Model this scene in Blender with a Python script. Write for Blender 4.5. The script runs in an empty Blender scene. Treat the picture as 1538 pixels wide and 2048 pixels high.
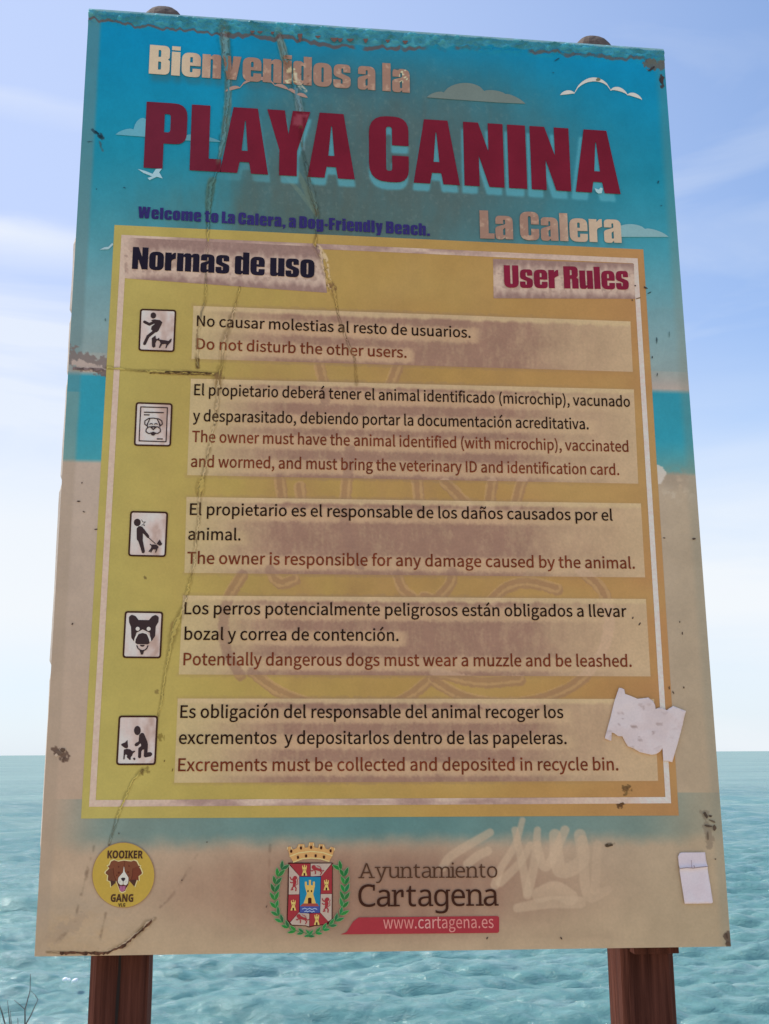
import bpy, math, os, random
import numpy as np
from mathutils import Matrix, Vector
from mathutils.geometry import tessellate_polygon

scene = bpy.context.scene
col = scene.collection
R = math.radians
random.seed(7)

# ---------------------------------------------------------------- camera
FPX = 2155.56                        # focal length in photo pixels (1538 x 2048)
BASE = 1.25                          # board's lower edge above the ground
CAM = np.array([-0.2225, -1.9543, BASE + 0.332])
YAW, PITCH, ROLL = 0.1083, 0.2197, 0.0058
fw = np.array([math.sin(YAW)*math.cos(PITCH), math.cos(YAW)*math.cos(PITCH), math.sin(PITCH)])
r0 = np.array([math.cos(YAW), -math.sin(YAW), 0.0]); d0 = np.cross(fw, r0)
rt = math.cos(ROLL)*r0 + math.sin(ROLL)*d0
dn = -math.sin(ROLL)*r0 + math.cos(ROLL)*d0
RM = np.array([rt, dn, fw])
cam = bpy.data.cameras.new('camera')
cam.sensor_fit = 'VERTICAL'; cam.sensor_height = 36.0
cam.lens = 36.0*FPX/2048; cam.clip_start = 0.05; cam.clip_end = 60000
co = bpy.data.objects.new('camera', cam); col.objects.link(co)
M = Matrix(((rt[0], -dn[0], -fw[0], CAM[0]), (rt[1], -dn[1], -fw[1], CAM[1]),
            (rt[2], -dn[2], -fw[2], CAM[2]), (0, 0, 0, 1)))
co.matrix_world = M
scene.camera = co

# ---------------------------------------------------------------- light and sky
SUN_EL, SUN_AZ = R(52), R(-62)       # azimuth from +Y (out to sea) towards +X
scene.view_settings.view_transform = 'Standard'; scene.view_settings.look = 'None'
scene.view_settings.gamma = 1.0; scene.view_settings.exposure = 0.0
w = bpy.data.worlds.new('World'); scene.world = w; w.use_nodes = True
nt = w.node_tree; nt.nodes.clear()
def N(tree, t, **k):
    n = tree.nodes.new(t)
    for a, v in k.items():
        if a.startswith('in_'):
            n.inputs[a[3:].replace('_', ' ')].default_value = v
        else: setattr(n, a, v)
    return n
sky = N(nt, 'ShaderNodeTexSky', sky_type='NISHITA', sun_disc=False, sun_elevation=SUN_EL, sun_rotation=SUN_AZ,
        air_density=1.0, dust_density=0.6, ozone_density=2.0)
geo = N(nt, 'ShaderNodeTexCoord')
mp = N(nt, 'ShaderNodeMapping'); mp.inputs['Scale'].default_value = (1.0, 1.0, 5.5)
mp.inputs['Location'].default_value = (3.1, 0.4, 0.35)
nz = N(nt, 'ShaderNodeTexNoise', in_Scale=1.8, in_Detail=7.0, in_Roughness=0.52, in_Distortion=0.6)
rp = N(nt, 'ShaderNodeValToRGB'); rp.color_ramp.elements[0].position = .49; rp.color_ramp.elements[1].position = .66
rp.color_ramp.elements[1].color = (.75, .75, .75, 1)
sep = N(nt, 'ShaderNodeSeparateXYZ')
hz = N(nt, 'ShaderNodeMapRange'); hz.inputs[1].default_value = 0.10; hz.inputs[2].default_value = 0.44
hz.inputs[3].default_value = 1.0; hz.inputs[4].default_value = 0.0; hz.interpolation_type = 'SMOOTHSTEP'
dot = N(nt, 'ShaderNodeVectorMath', operation='DOT_PRODUCT'); dot.inputs[1].default_value = (-.62, .78, .10)
veil = N(nt, 'ShaderNodeMapRange'); veil.inputs[1].default_value = .15; veil.inputs[2].default_value = .92
veil.inputs[3].default_value = .10; veil.inputs[4].default_value = .84; veil.interpolation_type = 'SMOOTHSTEP'
vh = N(nt, 'ShaderNodeMath', operation='MULTIPLY'); vh.inputs[1].default_value = .80
mx = N(nt, 'ShaderNodeMath', operation='MAXIMUM')
tone = N(nt, 'ShaderNodeMixRGB'); tone.inputs[1].default_value = (4.7, 5.45, 7.6, 1); tone.inputs[2].default_value = (6.0, 6.55, 7.3, 1)
mix = N(nt, 'ShaderNodeMixRGB')
mixc = N(nt, 'ShaderNodeMixRGB'); mixc.inputs[2].default_value = (7.0, 7.3, 7.6, 1)
wz = N(nt, 'ShaderNodeMath', operation='MULTIPLY_ADD'); wz.inputs[1].default_value = .07
wr = N(nt, 'ShaderNodeValToRGB'); we = wr.color_ramp.elements; we[0].position = 0; we[0].color = (0, 0, 0, 1); we[1].position = 1; we[1].color = (0, 0, 0, 1)
def _el(px, py):
    v = np.array([(px-769)/FPX, (py-1024)/FPX, 1.0]) @ RM; return float((v/np.linalg.norm(v))[2])
for py, hw_, v_ in ((468, .020, .85), (215, .010, .35)):
    z_ = _el(60, py)+.035
    for p_, c_ in ((z_-hw_*1.6, 0), (z_, v_), (z_+hw_*.6, 0)): e_ = we.new(p_); e_.color = (c_,)*3+(1,)
wd_ = N(nt, 'ShaderNodeVectorMath', operation='DOT_PRODUCT'); wd_.inputs[1].default_value = (-.9, .44, 0)
wm = N(nt, 'ShaderNodeMapRange'); wm.inputs[1].default_value = .40; wm.inputs[2].default_value = .62
ww = N(nt, 'ShaderNodeMath', operation='MULTIPLY'); wx = N(nt, 'ShaderNodeMath', operation='MAXIMUM')
bg = N(nt, 'ShaderNodeBackground', in_Strength=0.13)
tint = N(nt, 'ShaderNodeMixRGB', blend_type='MULTIPLY'); tint.inputs[0].default_value = 1; tint.inputs[2].default_value = (1.15, 1.4, 1.6, 1)
cm = N(nt, 'ShaderNodeMath', operation='MULTIPLY')
bank = N(nt, 'ShaderNodeValToRGB'); el = bank.color_ramp.elements; el[0].position = 0; el[0].color = (.10,)*3+(1,); el[1].position = .36; el[1].color = (0, 0, 0, 1)
for p_, v_ in ((.05, .35), (.12, .95), (.20, .85), (.27, .35)): e_ = el.new(p_); e_.color = (v_, v_, v_, 1)
soft = N(nt, 'ShaderNodeMapRange'); soft.inputs[1].default_value = .30; soft.inputs[2].default_value = .62; soft.inputs[3].default_value = .35; soft.inputs[4].default_value = 1.0
bm = N(nt, 'ShaderNodeMath', operation='MULTIPLY'); cx = N(nt, 'ShaderNodeMath', operation='MAXIMUM')
out = N(nt, 'ShaderNodeOutputWorld')
L = nt.links.new
L(geo.outputs['Generated'], mp.inputs[0]); L(mp.outputs[0], nz.inputs['Vector']); L(nz.outputs['Fac'], rp.inputs[0])
L(geo.outputs['Generated'], sep.inputs[0]); L(sep.outputs['Z'], hz.inputs[0])
L(geo.outputs['Generated'], dot.inputs[0]); L(dot.outputs['Value'], veil.inputs[0])
L(hz.outputs[0], vh.inputs[0]); L(vh.outputs[0], mx.inputs[0]); L(veil.outputs[0], mx.inputs[1]); L(mx.outputs[0], mix.inputs[0])
L(hz.outputs[0], tone.inputs[0]); L(tone.outputs[0], mix.inputs[2])
L(sky.outputs[0], tint.inputs[1]); L(tint.outputs[0], mix.inputs[1]); L(rp.outputs[0], cm.inputs[0]); L(mx.outputs[0], cm.inputs[1]); L(mix.outputs[0], mixc.inputs[1]); L(sep.outputs['Z'], bank.inputs[0]); L(nz.outputs['Fac'], soft.inputs[0]); L(bank.outputs[0], bm.inputs[0]); L(soft.outputs[0], bm.inputs[1])
L(cm.outputs[0], cx.inputs[0]); L(bm.outputs[0], cx.inputs[1]); L(nz.outputs['Fac'], wz.inputs[0]); L(sep.outputs['Z'], wz.inputs[2]); L(wz.outputs[0], wr.inputs[0])
L(geo.outputs['Generated'], wd_.inputs[0]); L(wd_.outputs['Value'], wm.inputs[0]); L(wr.outputs[0], ww.inputs[0]); L(wm.outputs[0], ww.inputs[1])
L(ww.outputs[0], wx.inputs[0]); L(cx.outputs[0], wx.inputs[1]); L(wx.outputs[0], mixc.inputs[0])
L(mixc.outputs[0], bg.inputs[0]); L(bg.outputs[0], out.inputs[0])
sl = bpy.data.lights.new('sun', 'SUN'); sl.energy = 4.2; sl.angle = R(0.5); sl.color = (1, .95, .86)
so = bpy.data.objects.new('sun', sl); col.objects.link(so)
sd = Vector((math.sin(SUN_AZ)*math.cos(SUN_EL), math.cos(SUN_AZ)*math.cos(SUN_EL), math.sin(SUN_EL)))
so.rotation_euler = sd.to_track_quat('Z', 'Y').to_euler()

# ---------------------------------------------------------------- helpers
KILL = np.array([.565, .575, .66])                          # how brightly a white face in this shade shows: photo tone / KILL = paint tone
def s2l(c):
    c = np.clip(np.asarray(c, float)/255, 0, 1)
    return np.where(c <= .04045, c/12.92, ((c+.055)/1.055)**2.4)
def paint(c):                        # a tone of the photograph's shaded sign -> reflectance of the ink
    return np.clip(s2l(c)/KILL, 0.004, .9)
def bp(X, Y, yp=0.0):                # photo pixel -> point on the vertical plane y = yp (x, z)
    X = np.asarray(X, float); Y = np.asarray(Y, float)
    q = np.stack([(X-769)/FPX, (Y-1024)/FPX, np.ones_like(X)], -1) @ RM
    t = (yp-CAM[1])/q[..., 1]
    return CAM[0]+t*q[..., 0], CAM[2]+t*q[..., 2]
def pj(x, z, y=0.0):                 # plane point -> photo pixel
    P = np.stack([x-CAM[0], np.zeros_like(x)+y-CAM[1], z-CAM[2]], -1) @ RM.T
    return 769+FPX*P[..., 0]/P[..., 2], 1024+FPX*P[..., 1]/P[..., 2]
def tt(x, y):                        # height fraction down the board at that pixel
    return 1-(float(bp(x, y)[1])-BASE)/1.8
def sm(a, b, x): 
    u = np.clip((x-a)/(b-a), 0, 1); return u*u*(3-2*u)
_tabs = {}
def vnoise(X, Y, sc, seed=0):
    if seed not in _tabs: _tabs[seed] = np.random.RandomState(seed).rand(256, 256)
    T = _tabs[seed]; u = X/sc; v = Y/sc
    i = np.floor(u).astype(int); j = np.floor(v).astype(int); fu = u-i; fv = v-j
    fu = fu*fu*(3-2*fu); fv = fv*fv*(3-2*fv)
    a = T[i & 255, j & 255]; b = T[(i+1) & 255, j & 255]; c = T[i & 255, (j+1) & 255]; d = T[(i+1) & 255, (j+1) & 255]
    return (a*(1-fu)+b*fu)*(1-fv)+(c*(1-fu)+d*fu)*fv
def fbm(X, Y, sc, seed=0, n=4):
    s = 0; a = .5; tot = 0
    for k in range(n):
        s = s+a*vnoise(X+k*37.7, Y+k*91.3, sc/2**k, seed+k); tot += a; a *= .55
    return s/tot
def lerp(A, B, m): 
    return A+(np.asarray(B, float)-A)*m[..., None]
def segd(X, Y, pts):                 # distance to a polyline, and position along it 0..1
    D = np.full(X.shape, 1e9); Tq = np.zeros(X.shape); n = len(pts)-1
    for k in range(n):
        (x0, y0), (x1, y1) = pts[k][:2], pts[k+1][:2]
        m = 60
        sel = (X > min(x0, x1)-m) & (X < max(x0, x1)+m) & (Y > min(y0, y1)-m) & (Y < max(y0, y1)+m)
        if not sel.any(): continue
        xs = X[sel]; ys = Y[sel]; dx, dy = x1-x0, y1-y0; L2 = dx*dx+dy*dy+1e-9
        u = np.clip(((xs-x0)*dx+(ys-y0)*dy)/L2, 0, 1)
        d = np.hypot(xs-x0-u*dx, ys-y0-u*dy); o = D[sel]
        b = d < o; o[b] = d[b]; D[sel] = o
        tq = Tq[sel]; tq[b] = (k+u[b])/n; Tq[sel] = tq
    return D, Tq
def inquad(X, Y, q):
    m = np.ones(X.shape, bool)
    for k in range(4):
        (x0, y0), (x1, y1) = q[k], q[(k+1) % 4]
        m &= ((x1-x0)*(Y-y0)-(y1-y0)*(X-x0)) > 0
    return m

def thing(name, label=None, cat=None, loc=(0, 0, 0), group=None):
    o = bpy.data.objects.new(name, None); o.empty_display_size = .05; col.objects.link(o); o.location = loc
    tag(o, label, cat, group); return o
def tag(o, label=None, cat=None, group=None, kind=None):
    if label: o['label'] = label
    if cat: o['category'] = cat
    if group: o['group'] = group
    if kind: o['kind'] = kind
    return o
def link(name, me, mat, parent=None, label=None):
    for m in (mat if isinstance(mat, (list, tuple)) else [mat]): me.materials.append(m)
    o = bpy.data.objects.new(name, me); col.objects.link(o)
    if parent is not None:
        p = parent; off = Vector((0, 0, 0))
        while p is not None: off += p.location; p = p.parent
        o.parent = parent; o.location = -off
    if label: o['label'] = label
    return o
def mesh_np(name, V, F, C=None, smooth=False):
    me = bpy.data.meshes.new(name); V = np.asarray(V, np.float32); F = np.asarray(F, np.int32)
    k = F.shape[1]
    me.vertices.add(len(V)); me.vertices.foreach_set('co', V.ravel())
    me.loops.add(F.size); me.loops.foreach_set('vertex_index', F.ravel())
    me.polygons.add(len(F)); me.polygons.foreach_set('loop_start', np.arange(0, F.size, k, dtype=np.int32))
    if smooth: me.polygons.foreach_set('use_smooth', np.ones(len(F), bool))
    me.update(calc_edges=True)
    if C is not None:
        a = me.color_attributes.new('ink', 'FLOAT_COLOR', 'POINT')
        a.data.foreach_set('color', np.c_[np.asarray(C, np.float32), np.ones(len(V), np.float32)].ravel())
    return me

# ---------------------------------------------------------------- materials
def mat_new(name):
    m = bpy.data.materials.new(name); m.use_nodes = True
    return m, m.node_tree, m.node_tree.nodes['Principled BSDF']
def ink_mat(name, rough=.55, spec=.12, grain=.045, bump=.06):
    m, t, b = mat_new(name)
    at = N(t, 'ShaderNodeAttribute', attribute_name='ink')
    tc = N(t, 'ShaderNodeTexCoord')
    n1 = N(t, 'ShaderNodeTexNoise', in_Scale=260.0, in_Detail=3.0)
    n2 = N(t, 'ShaderNodeTexNoise', in_Scale=23.0, in_Detail=4.0)
    ad = N(t, 'ShaderNodeMath', operation='ADD')
    mr = N(t, 'ShaderNodeMapRange'); mr.inputs[1].default_value = .7; mr.inputs[2].default_value = 1.3
    mr.inputs[3].default_value = 1-grain; mr.inputs[4].default_value = 1+grain
    mu = N(t, 'ShaderNodeMixRGB', blend_type='MULTIPLY'); mu.inputs[0].default_value = 1
    bu = N(t, 'ShaderNodeBump', in_Strength=bump, in_Distance=.001)
    l = t.links.new
    l(tc.outputs['Object'], n1.inputs['Vector']); l(tc.outputs['Object'], n2.inputs['Vector'])
    l(n1.outputs['Fac'], ad.inputs[0]); l(n2.outputs['Fac'], ad.inputs[1]); l(ad.outputs[0], mr.inputs[0])
    l(at.outputs['Color'], mu.inputs[1]); l(mr.outputs[0], mu.inputs[2]); l(mu.outputs[0], b.inputs['Base Color'])
    l(ad.outputs[0], bu.inputs['Height']); l(bu.outputs[0], b.inputs['Normal'])
    b.inputs['Roughness'].default_value = rough; b.inputs['Specular IOR Level'].default_value = spec
    return m
INK = ink_mat('printed_vinyl')
LET = ink_mat('letter_ink', spec=.05, grain=.05, bump=.04)
PAPER = ink_mat('paper', rough=.8, spec=.1, grain=.05, bump=.15)
def noisy(name, c0, c1, scale, stretch=(1, 1, 1), rough=.7, bump=.3, dist=.01, spec=.3, detail=6):
    m, t, b = mat_new(name)
    tc = N(t, 'ShaderNodeTexCoord'); mpn = N(t, 'ShaderNodeMapping'); mpn.inputs['Scale'].default_value = stretch
    n = N(t, 'ShaderNodeTexNoise', in_Scale=scale, in_Detail=float(detail), in_Roughness=.65)
    r = N(t, 'ShaderNodeValToRGB'); r.color_ramp.elements[0].position = .3; r.color_ramp.elements[1].position = .7
    r.color_ramp.elements[0].color = (*c0, 1); r.color_ramp.elements[1].color = (*c1, 1)
    bu = N(t, 'ShaderNodeBump', in_Strength=bump, in_Distance=dist)
    l = t.links.new
    l(tc.outputs['Object'], mpn.inputs[0]); l(mpn.outputs[0], n.inputs['Vector']); l(n.outputs['Fac'], r.inputs[0])
    l(r.outputs[0], b.inputs['Base Color']); l(n.outputs['Fac'], bu.inputs['Height']); l(bu.outputs[0], b.inputs['Normal'])
    b.inputs['Roughness'].default_value = rough; b.inputs['Specular IOR Level'].default_value = spec
    return m
WOOD = noisy('stained_wood', (.030, .009, .006), (.135, .048, .032), 8, (9, 9, .35), .8, .9, .006, .08)
WOODTOP = noisy('weathered_wood', (.10, .072, .055), (.20, .15, .12), 14, (4, 4, 1), .85, .5, .004)
METAL = noisy('board_sheet', (.42, .40, .37), (.55, .52, .48), 30, (1, 1, 1), .5, .1, .001)
FILM = noisy('film_edge', (.62, .52, .42), (.78, .68, .56), 40, (1, 1, 1), .6, .2, .002)
SAND = noisy('sand', (.44, .34, .23), (.58, .47, .34), 3, (1, 1, 1), .95, .6, .03, .1)
TWIG = noisy('twig_bark', (.06, .062, .058), (.11, .112, .105), 60, (1, 1, .2), .85, .4, .002)
SPOTM = noisy('bright_white', (.93, .94, .94), (.96, .96, .96), 8, (1, 1, 1), .25, .05, .002, .5)  # plain bright white of the small ovals on the sea

# ---------------------------------------------------------------- ground and sea (the setting)
SEA = BASE+.332-5.1                 # sea level well below the terrace
def ground():
    ys = [-80, -30, -12, -6, -3, -1, 0, .8, 1.5, 2.0, 2.3, 3.2, 4.6, 7.0, 12.0]
    zs = [.2, .1, .02, 0, 0, 0, 0, 0, -.01, -.04, -.25, -1.3, -2.6, -4.3, -8.0]
    xs = np.linspace(-90, 90, 121); rng = np.random.RandomState(3); V = []; F = []
    for y, z in zip(ys, zs):
        for x in xs: V.append((x, y+(rng.rand()-.5)*.25*(y > 1.7), z+(rng.rand()-.5)*.05*(y > 1.7)+.01*rng.rand()))
    n = len(xs)
    for j in range(len(ys)-1):
        for i in range(n-1): a = j*n+i; F.append((a, a+1, a+n+1, a+n))
    tag(link('beach_ground', mesh_np('beach_ground', V, F, smooth=True), SAND), 'dry sandy bank the sign stands on', 'ground', kind='structure')
ground()

def sea():
    h = CAM[2]-SEA
    k = np.linspace(0, 1, 860)
    inv = (1-k)*(1/15.0)+k*(1/9000.0)
    r = 1/inv
    az = YAW+np.linspace(R(-36), R(36), 900)
    Rr, A = np.meshgrid(r, az, indexing='ij')
    X = CAM[0]+Rr*np.sin(A); Y = CAM[1]+Rr*np.cos(A); Z = np.zeros_like(X); DX = np.zeros_like(X); DY = np.zeros_like(X)
    drow = np.gradient(r)[:, None]; dcol = Rr*(az[1]-az[0])
    rng = np.random.RandomState(11)
    for i in range(96):
        lam = .36*(9.0/.36)**(rng.rand()**1.1)
        th = R(-97)+rng.randn()*R(21 if lam < .9 else 13)
        kx, ky = math.cos(th), math.sin(th); kk = 2*math.pi/lam
        amp = (.0125*lam if lam < .9 else .0125*.9*(lam/.9)**.5)*(.5+rng.rand())
        eff = np.abs(ky)*drow+np.abs(kx)*dcol
        fade = 1-sm(.28, .6, eff/lam)
        g = .25+1.5*vnoise((X+i*13)*.6, Y*1.0+i*7, 2+2.0*lam, 30+i % 7)
        ph = kk*(kx*X+ky*Y)+rng.rand()*6.28+1.8*vnoise((X+i*5)*.45, Y, 2+lam*2, 40+i % 5)
        s = np.sin(ph); c = np.cos(ph)
        Z += amp*fade*g*(s-.30*np.cos(2*ph)); DX += -kx*c*amp*.8*fade*g; DY += -ky*c*amp*.8*fade*g
    V = np.stack([X+DX, Y+DY, SEA+Z], -1).reshape(-1, 3)
    n, m = X.shape; a = (np.arange(n-1)[:, None]*m+np.arange(m-1)).ravel()
    F = np.stack([a, a+m, a+m+1, a+1], -1)[:, ::-1]
    me = mesh_np('sea', V, F, smooth=True)
    mt, t, b = mat_new('sea_water')
    tc = N(t, 'ShaderNodeTexCoord'); mpn = N(t, 'ShaderNodeMapping'); mpn.inputs['Scale'].default_value = (.45, 1.0, 1)
    n1 = N(t, 'ShaderNodeTexNoise', in_Scale=3.4, in_Detail=7.0, in_Roughness=.68, in_Distortion=.5)
    n2 = N(t, 'ShaderNodeTexNoise', in_Scale=.05, in_Detail=3.0)
    rr = N(t, 'ShaderNodeValToRGB'); rr.color_ramp.elements[0].position = .35; rr.color_ramp.elements[1].position = .65
    rr.color_ramp.elements[0].color = (.118, .272, .262, 1); rr.color_ramp.elements[1].color = (.185, .355, .318, 1)
    bu = N(t, 'ShaderNodeBump', in_Strength=.9, in_Distance=.09)
    fr = N(t, 'ShaderNodeFresnel', in_IOR=1.333); cap = N(t, 'ShaderNodeValToRGB')   # wind-roughened water never mirrors fully at a glance
    ce = cap.color_ramp.elements; ce[0].color = (.02,)*3+(1,); ce[1].color = (.40,)*3+(1,); c2 = ce.new(.34); c2.color = (.39,)*3+(1,)
    df = N(t, 'ShaderNodeBsdfDiffuse'); gl = N(t, 'ShaderNodeBsdfGlossy', in_Roughness=.13); ms = N(t, 'ShaderNodeMixShader')
    l = t.links.new; t.nodes.remove(b)
    l(tc.outputs['Object'], mpn.inputs[0]); l(mpn.outputs[0], n1.inputs['Vector']); l(mpn.outputs[0], n2.inputs['Vector'])
    mq = N(t, 'ShaderNodeMapping'); mq.inputs['Scale'].default_value = (.35, 1.0, 1); nf = N(t, 'ShaderNodeTexNoise', in_Scale=1.1, in_Detail=6.0, in_Roughness=.7, in_Distortion=1.2)
    rf = N(t, 'ShaderNodeValToRGB'); rf.color_ramp.elements[0].position = .50; rf.color_ramp.elements[1].position = .80; rf.color_ramp.elements[1].color = (.65, .65, .65, 1)
    mf = N(t, 'ShaderNodeMixRGB'); mf.inputs[2].default_value = (.46, .56, .55, 1)       # pale streaks mixed into the colour, standing for wind ripples
    l(tc.outputs['Object'], mq.inputs[0]); l(mq.outputs[0], nf.inputs['Vector']); l(nf.outputs['Fac'], rf.inputs[0])
    l(n2.outputs['Fac'], rr.inputs[0]); l(rr.outputs[0], mf.inputs[1]); l(rf.outputs[0], mf.inputs[0]); l(mf.outputs[0], df.inputs['Color'])
    l(n1.outputs['Fac'], bu.inputs['Height'])
    for nd in (df, gl, fr): l(bu.outputs[0], nd.inputs['Normal'])
    l(fr.outputs[0], cap.inputs[0]); l(cap.outputs[0], ms.inputs[0]); l(df.outputs[0], ms.inputs[1]); l(gl.outputs[0], ms.inputs[2])
    l(ms.outputs[0], t.nodes['Material Output'].inputs['Surface'])
    tag(link('sea', me, mt), 'choppy turquoise sea reaching the horizon', 'sea', kind='structure')
sea()

# ---------------------------------------------------------------- the sign: layout in photo pixels on the board's plane
BOARD = [(178, 17), (1327, 98), (1462, 1893), (69, 1913)]
PANEL = [(229, 450), (1286.5, 499), (1357.5, 1631), (162, 1637)]
PLATE = [[(247, 475), (643, 494), (654, 586), (250, 557)], [(986, 518), (1267.5, 528), (1270, 598), (987, 597)]]
STRIP = [[(386.8, 612), (1260.7, 643), (1265.5, 744), (383, 718)],
         [(381.7, 757.5), (1267.5, 779), (1276.4, 967.7), (374.3, 950.6)],
         [(373, 994), (1281.6, 1007), (1290, 1155), (368.8, 1146)],
         [(365.9, 1191), (1291.6, 1198), (1301, 1353), (357.5, 1349)],
         [(355.5, 1397), (1308, 1398), (1316, 1561.7), (348.4, 1565.6)]]
LINES = [   # words, start and end of the baseline, ink
    ('No causar molestias al resto de usuarios.', (393.5, 652.6), (941, 676), 0),
    ('Do not disturb the other users.', (393.3, 698.5), (813, 716), 1),
    ('El propietario deber\u00e1 tener el animal identificado (microchip), vacunado', (388.3, 790.6), (1260, 814), 0),
    ('y desparasitado, debiendo portar la documentaci\u00f3n acreditativa.', (385.6, 842.5), (1177, 859), 0),
    ('The owner must have the animal identified (with microchip), vaccinated', (384, 884.3), (1256.7, 904), 1),
    ('and wormed, and must bring the veterinary ID and identification card.', (381.7, 934), (1238, 950.4), 1),
    ('El propietario es el responsable de los da\u00f1os causados por el', (379.6, 1030), (1225, 1041.5), 0),
    ('animal.', (376.3, 1079.8), (481, 1081), 0),
    ('The owner is responsible for any damage caused by the animal.', (374.2, 1127.5), (1269.4, 1137.4), 1),
    ('Los perros potencialmente peligrosos est\u00e1n obligados a llevar', (368.8, 1228.5), (1253, 1234), 0),
    ('bozal y correa de contenci\u00f3n.', (368.8, 1279.6), (797, 1282), 0),
    ('Potentially dangerous dogs must wear a muzzle and be leashed.', (366.7, 1330.4), (1263, 1333.5), 1),
    ('Es obligaci\u00f3n del responsable del animal recoger los', (360.5, 1435.7), (1126.5, 1436), 0),
    ('excrementos  y depositarlos dentro de las papeleras.', (357.5, 1487.7), (1133, 1488), 0),
    ('Excrements must be collected and deposited in recycle bin.', (356.2, 1542.2), (1236.4, 1540.5), 1)]
CRACKS = [  # polyline (x, y, half width), strength
    [(447, 60, 11), (452, 110, 10), (456, 156, 6), (455, 211, 6), (447, 273, 7), (440, 308, 3), (431, 351, 2), (421, 372, 7), (417, 420, 5), (415, 488, 2.2), (412, 549, 2.5), (411, 602, 3), (403, 624, 2), (396, 673, 2.5), (394.6, 715, 4), (395, 735, 3)],
    [(480, 575, 2), (466, 627, 4), (447, 687, 6), (444, 728, 5), (437, 755, 9), (435.6, 788, 4), (430, 841, 4), (420, 888, 4), (409, 940, 5), (401, 975, 8), (399, 997, 4), (397, 1043, 3), (391, 1085, 3), (389, 1126, 3), (376, 1176, 4), (368, 1210, 4), (348, 1258, 8), (339, 1301, 4), (330, 1347, 3), (322, 1409, 3), (316, 1432, 2)],
    [(285, 1540, 5), (265, 1561, 3), (250, 1596, 3.5), (234, 1635, 3), (218, 1690, 2)],
    [(556, 68, 7), (569, 113, 8), (583, 156, 6), (599, 211, 7), (603, 250, 5), (604, 296, 2), (622, 378, 6), (634, 425, 5), (632, 470, 3), (630, 493, 4), (646, 520, 8), (654, 556, 5), (665, 576, 6), (672, 607, 2.5), (677, 635, 2), (692, 678, 3), (709, 717, 2), (713, 768, 3)],
    [(213, 735, 3), (268, 741, 2), (310, 743, 3), (350, 745, 4), (395, 746, 4), (432, 749, 4)],
    [(94, 1904, 2), (150, 1905, 2.5), (215, 1904, 3), (250, 1888, 5), (275, 1866, 5), (296, 1846, 6), (311, 1836, 2)],
]
GHOST = [   # traces of cleaned-off marker strokes
    [(485, 1150), (452, 1210), (450, 1290), (480, 1350)], [(505, 1345), (560, 1385), (640, 1412), (740, 1420), (810, 1398), (858, 1362)],
    [(868, 1362), (930, 1396), (1010, 1408), (1090, 1396), (1160, 1362), (1203, 1305), (1218, 1245), (1207, 1185), (1160, 1140)],
    [(985, 1200), (1015, 1175), (1060, 1166), (1115, 1180)], [(795, 1150), (806, 1180), (830, 1200)], [(848, 1195), (872, 1198), (900, 1170), (905, 1145)],
    [(640, 735), (648, 770), (650, 800)], [(795, 735), (780, 775)], [(560, 960), (566, 1005)], [(600, 975), (605, 1010)], [(835, 960), (840, 1015)],
    [(890, 965), (935, 1010)], [(985, 965), (978, 1015)], [(1045, 960), (1030, 1015)], [(540, 1140), (560, 1168), (590, 1160)], [(700, 900), (690, 1050), (720, 1130)],
    [(870, 1345), (960, 1365), (1040, 1360)]]
GRAFF = [
    [(885, 1735, 8), (905, 1710, 9), (980, 1665, 8)], [(935, 1728, 9), (955, 1712, 9), (975, 1702, 9)],
    [(990, 1770, 9), (1000, 1740, 8), (1030, 1690, 7), (1045, 1640, 6)], [(1000, 1765, 9), (1040, 1725, 8), (1060, 1690, 7)],
    [(1030, 1660, 7), (1045, 1730, 8), (1055, 1785, 9)], [(1055, 1790, 9), (1070, 1720, 9), (1075, 1660, 7)], [(1075, 1690, 8), (1085, 1730, 9), (1100, 1725, 9), (1130, 1660, 9)],
    [(1110, 1670, 12), (1120, 1740, 15), (1165, 1720, 14), (1160, 1670, 12)], [(1165, 1680, 10), (1175, 1790, 10), (1215, 1780, 9)],
    [(1035, 1816, 9), (1100, 1805, 12), (1160, 1805, 12)], [(1080, 1790, 16), (1110, 1780, 18), (1140, 1795, 16)], [(1195, 1690, 9), (1190, 1780, 9)]]

def smooth(pts):
    P = [np.array(p, float) for p in pts]
    if len(P) < 3: return pts
    Q = [2*P[0]-P[1]]+P+[2*P[-1]-P[-2]]; o = []
    for k in range(1, len(Q)-2):
        for u in np.linspace(0, 1, 5)[:-1]:
            a, b, c, d = Q[k-1:k+3]; o.append(tuple(.5*(2*b+(c-a)*u+(2*a-5*b+4*c-d)*u*u+(3*b-a-3*c+d)*u**3)))
    return o+[tuple(P[-1])]
GHOST = [smooth(g) for g in GHOST]; GRAFF = [smooth(g) for g in GRAFF]
T_ = {k: tt(*v) for k, v in dict(a=(190, 60), b=(190, 300), c=(185, 450), d=(180, 560), e=(172, 640), f=(165, 705), g=(160, 742), h=(160, 752),
      i=(150, 850), j=(142, 917), k=(142, 925), l=(130, 1200), m=(110, 1600), n=(90, 1890), sh0=(760, 1634), sh1=(760, 1660), sh2=(760, 1705)).items()}
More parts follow.
